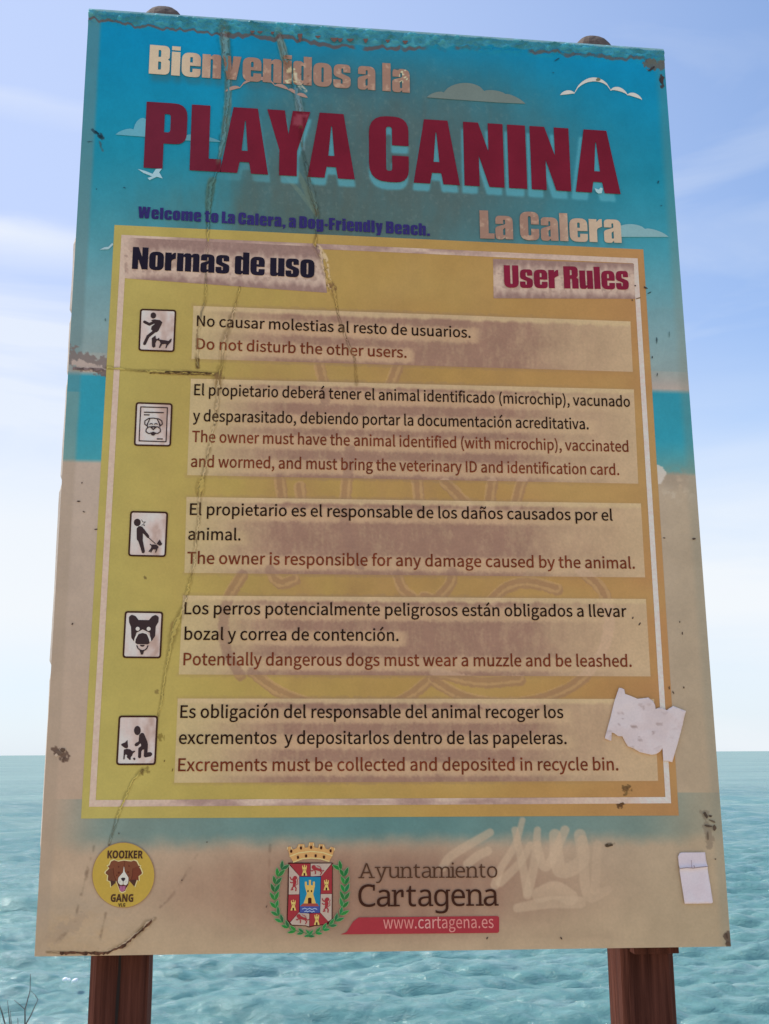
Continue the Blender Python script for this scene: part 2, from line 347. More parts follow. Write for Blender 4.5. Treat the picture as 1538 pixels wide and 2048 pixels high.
def face_col(X, Y):
    x, z = bp(X, Y); s = (x+.6)/1.2; t = 1-(z-BASE)/1.8
    ks = [T_[q] for q in 'abcdefghijklmn']
    cs = np.array([(6, 124, 168), (26, 125, 152), (64, 136, 153), (102, 146, 156), (124, 150, 154), (140, 148, 146), (166, 152, 145), (46, 134, 155),
                   (46, 136, 157), (64, 142, 156), (170, 152, 140), (166, 147, 133), (166, 143, 125), (164, 142, 118)], float)
    wob = (fbm(X, Y, 130, 5)-.5)*.012
    C = np.stack([np.interp(t+wob*(t < .33), ks, cs[:, k]) for k in range(3)], -1)
    C = lerp(C, (156, 140, 116), sm(.75, 1.0, s)*sm(.48, .55, t)*.6)
    # far hills printed low in the sky
    hill = sm(0, .004, t-(.318+.02*vnoise(X, Y*0, 70, 9)+.02*np.abs(s-.5)))*(t < T_['f'])
    C = lerp(C, (108, 140, 148), hill*.35)
    # grimy stain over the middle of the sky
    st = np.exp(-(((X-775)/400)**2+((Y-335)/236)**2)**1.9)*sm(415, 520, X+30*(fbm(X, Y, 90, 11)-.5))
    st2 = np.exp(-(((X-600)/300)**2+((Y-440)/110)**2)**1.3)
    gr = fbm(X, Y*.35, 24, 12)
    C = lerp(C, (76, 94, 95), np.clip(st*(.95+.3*(gr-.5)), 0, .95)*(t < .36))
    C = lerp(C, (78, 92, 88), np.clip(st2*(.62+.7*(gr-.5)), 0, .75)*(t < .36))
    fl = sm(.62, .8, fbm(X, Y, 7, 14, 3))
    C = lerp(C, (140, 150, 145), fl*st*.12)
    for pl, c, a in (([(447, 52, 11), (452, 110, 10), (457, 156, 8), (456, 211, 8), (449, 273, 8), (440, 312, 4)], (104, 118, 114), .8), ([(447, 52, 8), (450, 100, 5)], (128, 138, 134), .5),
                     ([(556, 62, 7), (569, 113, 9), (583, 156, 8)], (122, 124, 114), .8), ([(594, 180, 6), (600, 230, 9), (604, 296, 7)], (108, 128, 138), .7), ([(424, 362, 9), (418, 400, 8), (415, 445, 4)], (78, 106, 98), .8),
                     ([(596, 345, 3), (618, 390, 8), (634, 430, 6)], (98, 112, 98), .55), ([(570, 350, 3), (600, 385, 4), (630, 425, 3)], (104, 122, 110), .45)):
        D, q = segd(X, Y, pl); wdt = np.interp(q, np.linspace(0, 1, len(pl)), [p[2] for p in pl])
        C = lerp(C, c, (1-sm(wdt*.75, wdt*1.1+.5, D+3*(fbm(X, Y, 8, 15)-.5)))*a*(.7+.6*(fbm(X, Y, 14, 16)-.2)))
    for pl in ([(395, 1709), (365, 1760), (345, 1790), (320, 1815)], [(176, 1730), (160, 1800), (150, 1842), (113, 1882)], [(212, 1826), (202, 1868), (196, 1896)], [(188, 1692), (172, 1758)], [(152, 1842), (122, 1878)], [(540, 1690), (535, 1830)]):
        D, q = segd(X, Y, pl); C = lerp(C, (112, 92, 76), (1-sm(.5, 4, D+3*(fbm(X, Y, 9, 17)-.5)))*.55*sm(.35, .6, fbm(X, Y, 18, 19)))
    # printed soft shadow below the yellow panel
    sh = (1-sm(T_['sh1'], T_['sh2'], t+(fbm(X, Y, 40, 18)-.5)*.01))*(t > T_['sh0']-.02)*sm(.0, .10, s)*(1-sm(.86, 1.0, s)*.7)
    C = lerp(C, (78, 116, 118), sh*(.55+.35*np.exp(-((X-760)/420)**2)))
    br = np.exp(-(((X-740)/400)**2+((Y-1780)/95)**2)**2)*sm(1640, 1720, Y)
    C = lerp(C, (138, 107, 91), np.clip(br*(.95+.5*(fbm(X, Y*.3, 30, 20)-.5)), 0, 1))
    C = lerp(C, (140, 118, 100), np.exp(-((Y-1860-.01*X)/10)**2)*(X > 430)*(X < 1250)*.35*fbm(X, Y, 60, 22))
    for g in GRAFF:
        D, q = segd(X, Y, g); wdt = np.interp(q, np.linspace(0, 1, len(g)), [p[2] for p in g])
        C = lerp(C, (178, 154, 131), (1-sm(wdt-2, wdt+2, D))*.62*(1-.5*sm(1130, 1230, X)))
    # blotchy fade
    C = C*(1+.09*(fbm(X, Y, 55, 24)-.5)+.035*(fbm(X, Y, 5, 26, 2)-.5))[..., None]
    # folded edges
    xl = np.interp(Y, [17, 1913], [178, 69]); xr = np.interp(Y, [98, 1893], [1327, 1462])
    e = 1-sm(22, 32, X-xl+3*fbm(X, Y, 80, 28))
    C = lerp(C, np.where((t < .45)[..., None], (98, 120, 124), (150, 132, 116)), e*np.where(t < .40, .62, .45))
    e = 1-sm(8, 26, xr-X)
    C = lerp(C, (120, 122, 112), e*.3)
    # wrinkled band folded over the top edge, with its torn brown rim
    ytop = np.interp(X, [178, 1327], [17, 98])
    lim = np.interp(X, [178, 430, 560, 700, 900, 1100, 1327], [24, 36, 32, 42, 30, 24, 27])+10*(fbm(X, Y*0, 26, 31)-.5)+6*(vnoise(X, Y*0, 9, 33)-.5)
    d = Y-ytop
    rw = 9*vnoise(X, Y*0, 21, 34)*(X > 450)+2; rim = (1-sm(lim-2+rw*.6, lim+rw*.6, d))*sm(lim-6, lim-3, d)
    C = lerp(C, (92, 74, 74), rim*.85*np.where(X < 1020, 1, .5*(X > 1050)+.4)*sm(.38, .55, fbm(X, Y, 60, 35)+.18*(X < 800)))
    wr = fbm(X, Y*1.6, 15, 36)
    band = 1-sm(lim-7, lim-4, d)
    C = lerp(C, (62, 122, 138), band*.8)
    C = C*(1+band*(wr-.5)*.55)[..., None]  # light and dark of the folds put into the colour, on the relief's noise
    C = lerp(C, (176, 186, 186), (1-sm(3.0, 6.0, d))*.55)
    # soil, scrapes and insect-like specks
    dirt = [((142, 712), (213, 735), 16, (112, 98, 96), .8), ((112, 1502), (130, 1512), 9, (96, 76, 66), .95), ((1297, 130), (1328, 128), 9, (88, 84, 82), .9),
            ((1322, 150), (1326, 172), 4, (60, 52, 52), .9), ((1408, 1625), (1420, 1690), 7, (112, 98, 86), .5), ((1212, 1690), (1226, 1688), 3, (76, 62, 50), .5),
            ((188, 262), (205, 277), 4, (40, 66, 80), .9), ((200, 285), (205, 302), 2, (60, 90, 100), .8), ((150, 725), (210, 742), 6, (176, 158, 150), .8),
            ((192, 740), (212, 748), 5, (96, 84, 84), .8), ((100, 1880), (160, 1840), 12, (150, 130, 112), .6), ((1455, 1870), (1460, 1890), 6, (90, 76, 66), .9)]
    for p, q, wd, c, a in dirt:
        D, _ = segd(X, Y, [p, q]); f = fbm(X, Y, 7, 44, 3)
        C = lerp(C, c, a*sm(.42, .56, f+.35*(1-D/wd))*(D < wd*1.6))
    D, _ = segd(X, Y, [(1312, 935), (1330, 940), (1334, 958), (1314, 968)])
    fq = fbm(X, Y, 14, 47)
    C = lerp(C, (140, 126, 112), np.exp(-(((X-1350)/32)**2+((Y-958)/24)**2)**2)*.6*sm(.3, .6, fq))
    C = lerp(C, (190, 180, 172), (1-sm(.85, 1.0, np.hypot((X-1312)/22, (Y-950)/20)+.9*(fq-.5)))*.9)
    C = lerp(C, (176, 162, 146), sm(.52, .62, fq)*np.exp(-(((X-1345)/40)**2+((Y-990)/14)**2))*.7)
    return C
def yellow_col(X, Y):
    u = np.clip((X-200)/1130, 0, 1)
    C = np.stack([np.interp(u, [0, .25, .6, 1], c) for c in ([166, 165, 164, 162], [152, 145, 131, 119], [86, 79, 72, 78])], -1)
    m = np.exp(-(((X-780)/420)**2+((Y-1000)/520)**2)**1.5)
    C = lerp(C, (152, 118, 78), m*(.25+.8*fbm(X, Y*.5, 60, 51)))
    C = lerp(C, (172, 148, 92), sm(.5, .8, fbm(X*.6, Y, 190, 50, 3))*.35)
    for g in GHOST:
        D, q = segd(X, Y, g); f = fbm(X, Y, 6, 52, 3)
        C = lerp(C, (146, 112, 84), (1-sm(9.5, 13, D+6*(f-.5)))*.8)
        D2, q = segd(X+3, Y+5, g)
        C = lerp(C, (176, 142, 98), (1-sm(1.5, 4, np.abs(D2-8)+5*(f-.5)))*(D < 13)*.55)
    C = C*(1+.08*(fbm(X, Y, 70, 54)-.5)+.02*(fbm(X, Y, 5, 56, 2)-.5))[..., None]
    # grime hugging the text strips
    for q in STRIP:
        for k in (0, 2):
            D, _ = segd(X, Y, [q[k], q[(k+1) % 4]])
            C = lerp(C, (140, 112, 86), (1-sm(2, 7, D+7*(fbm(X, Y, 9, 58)-.5)))*.55*np.exp(-((X-760)/400)**2))
    for sp, wd, c, a in [((1252, 1580), 9, (110, 84, 52), .9), ((1240, 1608), 7, (92, 66, 44), .9), ((322, 1475), 6, (120, 102, 50), .8), ((292, 1543), 8, (112, 94, 50), .7),
                         ((291, 1155), 3, (100, 84, 50), .8), ((314, 1384), 4, (104, 86, 50), .6), ((663, 574), 8, (120, 92, 60), .9), ((437, 757), 9, (116, 90, 58), .7)]:
        D = np.hypot(X-sp[0], Y-sp[1]); C = lerp(C, c, a*sm(.42, .55, fbm(X, Y, 5, 44, 3)+.3*(1-D/wd))*(D < wd*1.4))
    return C
def strip_col(X, Y):
    C = np.zeros(X.shape+(3,))+np.array([180, 156, 124.])
    C = lerp(C, (176, 156, 116), (1-sm(380, 560, X))*.8)
    C = lerp(C, (178, 152, 122), sm(1000, 1250, X))
    m = sm(360, 620, X)*(1-sm(980, 1240, X+60*(fbm(X, Y, 50, 60)-.5)))
    m = np.maximum(m, .35*sm(400, 700, X)*(1-sm(1150, 1300, X)))
    halo = np.zeros(X.shape)
    for sx, a, b, k in LINES:
        yb = a[1]+(X-a[0])*(b[1]-a[1])/(b[0]-a[0])-7
        h = np.exp(-((Y-yb-3+5*(fbm(X, Y, 12, 61)-.5)+5*(fbm(X, Y, 4, 63, 2)-.5))/15)**6)*(X > a[0]-12)*(1-sm(b[0]+4, b[0]+24, X))
        halo = np.maximum(halo, h)
    g = fbm(X, Y*.45, 16, 62); f = fbm(X, Y, 4.5, 64, 3)
    vs = fbm(X, Y*.22, 5, 65, 3); mm = np.clip(m*(.98+.6*(g-.5)+.40*(f-.5)+.40*(vs-.5))*(1-.82*halo), 0, 1)
    C = lerp(C, (142, 110, 95), mm)
    C = lerp(C, (176, 134, 110), np.clip(halo*m*.35, 0, 1))
    for gs in GHOST:
        D, q = segd(X, Y, gs)
        C = lerp(C, (182, 152, 128) if min(p[0] for p in gs) > 860 else (136, 105, 92), (1-sm(8, 13, D+6*(f-.5)))*.6)
    for q in STRIP:                      # pale upper rim of every strip
        D, _ = segd(X, Y, [q[0], q[1]])
        C = lerp(C, (186, 162, 126), (1-sm(6, 13, D+8*(g-.5)))*.8)
    return C*(1+.08*(fbm(X, Y, 40, 66)-.5)+.06*(fbm(X, Y, 3.2, 68, 2)-.5))[..., None]
def plate_col(X, Y):
    C = np.zeros(X.shape+(3,))+np.array([184, 160, 146.])
    f = fbm(X, Y, 9, 70); g = fbm(X, Y*.4, 8, 72)
    yb = 541+(X-264)*.0515 if X.mean() < 800 else 576+(X-1008)*.016
    h = np.exp(-((Y-yb+16+9*(vnoise(X, Y*0, 7, 71)-.5))/29)**6)
    C = lerp(C, (136, 109, 103), np.clip((1-h)*1.35*(.75+.8*(g-.45)), 0, .95)*sm(250, 290, X))
    C = lerp(C, (150, 124, 114), h*sm(.5, .7, f)*.7)
    return C*(1+.1*(fbm(X, Y, 3.5, 74, 2)-.5))[..., None]
def border_col(X, Y):
    C = np.zeros(X.shape+(3,))+np.array([188, 164, 150.])
    C = lerp(C, (198, 180, 176), sm(1240, 1300, X))  # right run brightened in its colour as if lit
    f = fbm(X*.25, Y, 16, 76)
    C = lerp(C, (146, 118, 112), sm(.25, .75, f)*.9*sm(250, 420, X)*(1-sm(980, 1200, X)))
    return C*(1+.12*(fbm(X, Y, 4, 78, 2)-.5))[..., None]
def local_col(X, Y):
    C = face_col(X, Y); m = inquad(X, Y, PANEL)
    if m.any(): C[m] = yellow_col(X[m], Y[m])
    for fn, qs in ((strip_col, STRIP), (plate_col, PLATE)):
        for q in qs:
            m = inquad(X, Y, q)
            if m.any(): C[m] = fn(X[m], Y[m])
    return C
def crack_paint(C, X, Y):
    for ci, cr in enumerate(CRACKS):
        D, q = segd(X, Y, cr); wd = np.interp(q, np.linspace(0, 1, len(cr)), [p[2] for p in cr])
        f = fbm(X, Y, 8, 80+ci, 3)
        k = 1-sm(wd*.7, wd*1.6+1, D+wd*1.1*(f-.5))
        C = lerp(C, C*np.array([.80, .78, .74]), k*.75)
        C = lerp(C, (84, 66, 44) if ci else (92, 86, 74), (1-sm(.3, 1.6, np.abs(D-wd*.55*f)))*sm(.45, .62, fbm(X, Y, 17, 90+ci))*.75)
        C = lerp(C, np.minimum(C*1.25+8, 215), (1-sm(.3, 1.8, np.abs(D-wd*.9)))*sm(.5, .65, fbm(X, Y, 22, 95+ci))*.5)
    for pl, c, a in (([(636, 492, 4), (648, 515, 8), (655, 552, 6), (660, 575, 4)], (196, 172, 140), .85), ([(590, 150, 3), (600, 172, 5), (612, 182, 3)], (186, 178, 160), .8), ([(402, 968, 6), (398, 990, 5)], (120, 96, 56), .7),
                     ([(346, 1248, 6), (347, 1266, 7)], (128, 104, 62), .6), ([(395, 718, 4), (396, 735, 4)], (86, 66, 36), .8), ([(436, 752, 7), (436, 775, 6)], (124, 98, 62), .7), ([(395, 660, 2), (394, 700, 3)], (110, 86, 62), .7)):
        D, q = segd(X, Y, pl); wd = np.interp(q, np.linspace(0, 1, len(pl)), [p[2] for p in pl])
        C = lerp(C, c, a*(1-sm(wd*.7, wd*1.1+.5, D+4*(fbm(X, Y, 7, 99)-.5)))*sm(.25, .5, fbm(X, Y, 5, 98)))
    return C
def relief(X, Y):                    # height of the blistered film in metres
    h = .0006*(fbm(X, Y, 150, 101, 2)-.5)+.0003*(fbm(X, Y, 12, 103, 3)-.5)
    for ci, cr in enumerate(CRACKS):
        D, q = segd(X, Y, cr); wd = np.interp(q, np.linspace(0, 1, len(cr)), [p[2] for p in cr])*1.3+1
        h = h+np.minimum(.0004, .00007*wd)*np.exp(-(D/wd)**2)*(.4+1.2*fbm(X, Y, 9, 105))
    d = Y-np.interp(X, [178, 1327], [17, 98])
    h = h+.011*(1-sm(20, 36, d))*np.abs(fbm(X, Y*1.6, 15, 36)-.5)*2*sm(0, 6, d)
    k = np.exp(-(((X-160)/90)**2+((Y-1850)/55)**2)**1.5)      # blister in the lower corner
    return h+.004*k*(.5+.8*fbm(X, Y, 26, 107))
def patch(name, quad, colfn, y, parent, res=.0016, skip=None, label=None, lift=1.0):
    cx, cz = bp([p[0] for p in quad], [p[1] for p in quad])
    nu = max(2, int(max(abs(cx[1]-cx[0]), abs(cx[2]-cx[3]))/res)+1); nv = max(2, int(abs(cz[0]-cz[3])/res)+1)
    u = np.linspace(0, 1, nu)[None, :]; v = np.linspace(0, 1, nv)[:, None]
    def bl(a): return (a[0]*(1-u)+a[1]*u)*(1-v)+(a[3]*(1-u)+a[2]*u)*v
    x, z = bl(cx), bl(cz); X, Y = pj(x, z)
    C = crack_paint(colfn(X, Y), X, Y)
    h = relief(X, Y)*lift
    V = np.stack([x, y-h, z], -1).reshape(-1, 3)
    a = (np.arange(nv-1)[:, None]*nu+np.arange(nu-1)); F = np.stack([a, a+nu, a+nu+1, a+1], -1)
    if skip:
        xc = (X[:-1, :-1]+X[1:, 1:])/2; yc = (Y[:-1, :-1]+Y[1:, 1:])/2; keep = np.ones(xc.shape, bool)
        for q in skip:
            c = np.mean(q, 0); qq = [tuple(np.array(p)+(c-np.array(p))/np.linalg.norm(c-np.array(p))*9) for p in q]
            keep &= ~inquad(xc, yc, qq)
        F = F[keep]
    me = mesh_np(name, V, F.reshape(-1, 4), paint(C).reshape(-1, 3), smooth=True)
    if skip: 
        import bmesh
        b = bmesh.new(); b.from_mesh(me); bmesh.ops.delete(b, geom=[q for q in b.verts if not q.link_faces], context='VERTS'); b.to_mesh(me); b.free()
    return link(name, me, INK, parent, label)

# ---------------------------------------------------------------- flat printed shapes
def rnd(pts, n=5):                   # polygon corners (x, y[, radius]) -> rounded outline
    out = []; k = len(pts)
    for i, p in enumerate(pts):
        if len(p) < 3 or p[2] <= 0: out.append((p[0], p[1])); continue
        a = Vector(pts[i-1][:2]); b = Vector(p[:2]); c = Vector(pts[(i+1) % k][:2])
        da = (a-b); dc = (c-b); la, lc = da.length, dc.length
        if la < 1e-6 or lc < 1e-6: out.append((p[0], p[1])); continue
        da /= la; dc /= lc; ang = da.angle(dc, 0)
        if ang > 3.1 or ang < .02: out.append((p[0], p[1])); continue
        t = min(p[2]/math.tan(ang/2), la*.499, lc*.499)
        for j in range(n+1):
            s = j/n
            q = (b+da*t)*(1-s)**2+b*2*s*(1-s)*1.0+(b+dc*t)*s**2
            # pull towards a circular arc
            out.append((q.x, q.y))
    return out
def disc(cx, cy, rx, ry=None, n=28, rot=0):
    ry = ry or rx; c, s = math.cos(rot), math.sin(rot)
    return [(cx+rx*math.cos(a)*c-ry*math.sin(a)*s, cy+rx*math.cos(a)*s+ry*math.sin(a)*c) for a in (2*math.pi*i/n for i in range(n))]
def stroke(pts, wd, closed=False, taper=None):   # list of quads/caps covering a thick polyline
    res = []; P = [Vector(p[:2]) for p in pts]
    if closed: P.append(P[0])
    n = len(P)
    for i in range(n-1):
        a, b = P[i], P[i+1]; d = b-a
        if d.length < 1e-6: continue
        nn = Vector((-d.y, d.x)).normalized()
        wa = wd/2*(taper[i] if taper else 1); wb = wd/2*(taper[i+1] if taper else 1)
        res.append([tuple(a+nn*wa), tuple(a-nn*wa), tuple(b-nn*wb), tuple(b+nn*wb)])
    for i, p in enumerate(P): 
        r_ = wd/2*(taper[i] if taper else 1)
        if r_ > .05: res.append(disc(p.x, p.y, r_, n=12))
    return res
class Flat:                          # a printed shape: contours in photo pixels, colour, tiny stacking height
    def __init__(self): self.V = []; self.F = []; self.C = []; self.k = 0
    def add(self, contours, c, Z=None):
        if Z: contours = [Z(q) for q in contours]
        pts = [p for q in contours for p in q]
        if len(contours[0]) < 3: return self
        tri = tessellate_polygon([[Vector((p[0], p[1], 0)) for p in q] for q in contours])
        o = len(self.V); self.V += [(p[0], p[1], self.k) for p in pts]; self.C += [c]*len(pts)
        self.F += [(o+a, o+b, o+d) for a, b, d in tri]; self.k += 1; return self
    def many(self, polys, c, Z=None):
        k0 = self.k; top = k0
        for i, q in enumerate(polys):
            self.k = k0+(i % 4 if len(q) == 4 else 4+i % 4); self.add([q], c, Z); top = max(top, self.k)
        self.k = top; return self
    def build(self, name, y, parent, mat=None, label=None, colfn=None, step=.00003, raw=False):
        V = np.array(self.V, float); yy = y-V[:, 2]*min(step, .0011/max(1, self.k))
        x, z = bp(V[:, 0], V[:, 1])
        C = np.array(self.C, float) if colfn is None else colfn(V[:, 0], V[:, 1], np.array(self.C, float))
        F = np.array(self.F)
        P = np.stack([x, yy, z], -1)
        n = np.cross(P[F[:, 1]]-P[F[:, 0]], P[F[:, 2]]-P[F[:, 0]])[:, 1] > 0     # make all faces look at the camera (-y)
        F[n] = F[n][:, ::-1]
        return link(name, mesh_np(name, P, F, paint(C)), mat or LET, parent, label)
def Zoom(ox, oy, s): return lambda q: [(ox+p[0]/s, oy+p[1]/s) for p in q]

# heavy condensed poster alphabet, cap height 100 (contours with corner radii)
def rr(x0, y0, x1, y1, r): return [(x0, y0, r), (x1, y0, r), (x1, y1, r), (x0, y1, r)]
HOLE = rr(25, 15, 32, 67, 3.5)
GL = {
 'I': (28, [rr(0, 0, 28, 100, 0)]),
 'L': (45, [[(0, 0), (45, 0), (45, 19), (27, 19), (27, 100), (0, 100)]]),
 'P': (60, [[(0, 0), (27, 0), (27, 38), (60, 38, 20), (60, 100, 20), (0, 100)], [(27, 55), (36, 55, 5), (36, 83, 5), (27, 83)]]),
 'A': (70, [[(0, 0), (25, 0), (28, 17), (42, 17), (45, 0), (70, 0), (53, 100), (17, 100)], [(30.5, 34), (39.5, 34), (35.6, 80), (34.4, 80)]]),
 'Y': (64, [[(19, 0), (45, 0), (45, 38), (64, 100), (38, 100), (32, 63), (26, 100), (0, 100), (19, 38)]]),
 'C': (60, [[(60, 56), (60, 101, 28), (0, 101, 28), (0, -1, 28), (60, -1, 28), (60, 40), (35, 40), (35, 16, 4.5), (26, 16, 4.5), (26, 85, 4.5), (35, 85, 4.5), (35, 56)]]),
 'N': (61, [[(0, 0), (23, 0), (23, 48), (38, 0), (61, 0), (61, 100), (38, 100), (38, 55), (23, 100), (0, 100)]]),
 'B': (62, [[(0, 0), (62, 0, 18), (62, 49, 9), (55, 53, 2), (61, 57, 9), (61, 100, 18), (0, 100)], [(27, 60), (35, 60, 4), (35, 84, 4), (27, 84)], [(27, 16), (36, 16, 4), (36, 44, 4), (27, 44)]]),
 'D': (61, [[(0, 0), (61, 0, 25), (61, 100, 25), (0, 100)], [(27, 17), (34, 17, 4), (34, 83, 4), (27, 83)]]),
 'F': (48, [[(0, 0), (27, 0), (27, 41), (45, 41), (45, 60), (27, 60), (27, 82), (48, 82), (48, 100), (0, 100)]]),
 'R': (62, [[(0, 0), (27, 0), (27, 44), (35, 44, 5), (35, 0), (62, 0), (62, 43, 8), (54, 50, 2), (61, 57, 8), (61, 100, 19), (0, 100)], [(27, 60), (35, 60, 4), (35, 84, 4), (27, 84)]]),
 'U': (61, [[(0, 100), (0, -1, 27), (61, -1, 27), (61, 100), (35, 100), (35, 16, 4.5), (26, 16, 4.5), (26, 100)]]),
 'W': (94, [[(0, 100), (11, 0), (41, 0), (47, 50), (53, 0), (83, 0), (94, 100), (70, 100), (65, 45), (60, 100), (34, 100), (29, 45), (24, 100)]]),
 'i': (26, [rr(0, 0, 26, 82, 0), rr(0, 87, 26, 101, 0)]), 'l': (26, [rr(0, 0, 26, 100, 0)]),
 'e': (57, [[(57, 38), (57, 83, 25), (0, 83, 25), (0, -1, 25), (57, -1, 25), (57, 28), (33, 28), (33, 15, 4), (25, 15, 4), (25, 38)], [(25, 49), (33, 49), (33, 68, 4), (25, 68, 4)]]),
 'c': (56, [[(56, 49), (56, 83, 25), (0, 83, 25), (0, -1, 25), (56, -1, 25), (56, 33), (33, 33), (33, 15, 4), (25, 15, 4), (25, 68, 4), (33, 68, 4), (33, 49)]]),
 'n': (57, [[(0, 0), (25, 0), (25, 66, 4), (32, 66, 4), (32, 0), (57, 0), (57, 83, 16), (34, 83, 10), (25, 75), (25, 82), (0, 82)]]),
 'm': (88, [[(0, 0), (25, 0), (25, 66, 4), (32, 66, 4), (32, 0), (56, 0), (56, 66, 4), (63, 66, 4), (63, 0), (88, 0), (88, 83, 16), (65, 83, 10), (56, 74, 2), (52, 83, 9), (34, 83, 10), (25, 75), (25, 82), (0, 82)]]),
 'r': (42, [[(0, 0), (25, 0), (25, 48, 12), (42, 56), (42, 83), (33, 82, 8), (25, 72), (25, 82), (0, 82)]]),
 'u': (57, [[(0, 82), (0, -1, 16), (24, -1, 10), (32, 7), (32, 0), (57, 0), (57, 82), (32, 82), (32, 15, 3.5), (25, 15, 3.5), (25, 82)]]),
 'v': (56, [[(0, 82), (14, 0), (42, 0), (56, 82), (32, 82), (28, 32), (24, 82)]]),
 'o': (57, [rr(0, -1, 57, 83, 25), HOLE]),
 'd': (57, [[(57, 0), (57, 100), (32, 100), (32, 76), (24, 83, 8), (0, 83, 16), (0, -1, 16), (24, -1, 8), (32, 6), (32, 0)], HOLE]),
 'h': (57, [[(0, 0), (25, 0), (25, 66, 4), (32, 66, 4), (32, 0), (57, 0), (57, 83, 16), (34, 83, 10), (25, 75), (25, 100), (0, 100)]]),
 's': (54, [[(53, 55), (53, 83, 23), (1, 83, 23), (1, 42, 14), (29, 30, 5), (29, 14, 3.5), (23, 14, 3.5), (23, 28), (0, 28), (0, -1, 23), (54, -1, 23), (54, 38, 14), (25, 51, 5), (25, 69, 3.5), (31, 69, 3.5), (31, 55)]]),
 'a': (55, [[(55, 0), (55, 83, 21), (1, 83, 23), (1, 54), (25, 54), (25, 69, 3), (31, 69, 3), (31, 53, 4), (0, 42, 12), (0, -1, 14), (23, -1, 9), (31, 7), (31, 0)], [(24, 14, 3), (31, 14, 3), (31, 41), (24, 35, 3)]]),
 't': (42, [[(8, 97), (8, 82), (0, 82), (0, 67), (8, 67), (8, 0, 14), (42, 0), (42, 15), (33, 15, 3), (33, 67), (42, 67), (42, 82), (33, 82), (33, 97)]]),
 'g': (57, [[(57, 82), (57, -22, 18), (1, -22, 18), (1, -4), (25, -4), (25, -10, 3), (32, -10, 3), (32, 5), (24, -1, 8), (0, -1, 16), (0, 83, 16), (24, 83, 8), (32, 76), (32, 82)], HOLE]),
 'y': (56, [[(0, 82), (15, 3), (15, -5), (6, -5), (6, -22), (34, -22, 12), (43, 3), (56, 82), (33, 82), (28, 38), (24, 82)]]),
 '-': (26, [rr(0, 28, 26, 47, 0)]), '.': (24, [rr(0, 0, 24, 19, 0)]), ',': (24, [[(0, 19), (24, 19), (24, 2), (12, -16), (3, -16), (9, 0), (0, 0)]]),
}
TIGHT = {('L', 'A'): -1, ('A', 'Y'): -3, ('Y', 'A'): -3, ('P', 'L'): 6, ('L', 'a'): 3}
def poster(text, p0, p1, cap0, cap1, gap=5, space=22):
    """contours in photo pixels for a line of poster letters between two baseline points"""
    x = 0; items = []
    for i, ch in enumerate(text):
        if ch == ' ': x += space-gap; continue
        wd, cs = GL[ch]; items.append((x, cs)); nx = text[i+1] if i+1 < len(text) else ''
        x += wd+TIGHT.get((ch, nx), gap)
    tot = max(o+max(p[0] for p in c[0]) for o, c in items)
    x0, z0 = bp(*p0); x1, z1 = bp(*p1)
    pxm = float(np.hypot(*(np.array(pj(np.array(x0), np.array(z0+.01)))-np.array(p0)))/.01)
    pxm1 = float(np.hypot(*(np.array(pj(np.array(x1), np.array(z1+.01)))-np.array(p1)))/.01)
    c0, c1 = cap0/pxm, cap1/pxm1
    out = []
    for o, cs in items:
        g = []
        for c in cs:
            c2 = [(p[0]+o, p[1])+tuple(p[2:]) for p in c]; c2 = rnd(c2)
            f = np.array([p[0] for p in c2])/tot; hh = np.array([p[1] for p in c2])/100*(c0+(c1-c0)*f)
            X, Y = pj(x0+(x1-x0)*f, z0+(z1-z0)*f+hh)
            g.append(list(zip(X, Y)))
        out.append(g)
    return out
def raster(glyphs, dx, dy, x0, y0, x1, y1, blur):       # coverage map of letters (for printed soft shadows)
    nx, ny = int(x1-x0), int(y1-y0); gy, gx = np.mgrid[0:ny, 0:nx]; gx = gx+x0+.5; gy = gy+y0+.5
    m = np.zeros(gx.shape, bool)
    for g in glyphs:
        for c in g[:1]:
            c = [(p[0]+dx(p[0]) if callable(dx) else p[0]+dx, p[1]+dy) for p in c]
            ins = np.zeros(gx.shape, bool)
            for k in range(len(c)):
                (ax, ay), (bx, by) = c[k-1], c[k]
                if ay == by: continue
                cond = (ay > gy) != (by > gy); xi = ax+(gy-ay)*(bx-ax)/(by-ay); ins ^= cond & (gx < xi)
            m |= ins
    a = m.astype(float)
    for _ in range(2):
        for ax in (0, 1):
            cs = np.cumsum(np.pad(a, [(blur+1, blur) if q == ax else (0, 0) for q in (0, 1)], mode='edge'), axis=ax)
            n = a.shape[ax]; hi = np.take(cs, np.arange(2*blur+1, 2*blur+1+n), axis=ax); lo = np.take(cs, np.arange(0, n), axis=ax)
            a = (hi-lo)/(2*blur+1)
    return a, x0, y0
def sample(rs, X, Y):
    a, x0, y0 = rs; i = np.clip((Y-y0).astype(int), 0, a.shape[0]-1); j = np.clip((X-x0).astype(int), 0, a.shape[1]-1)
    return a[i, j]*((X > x0) & (Y > y0) & (X < x0+a.shape[1]) & (Y < y0+a.shape[0]))

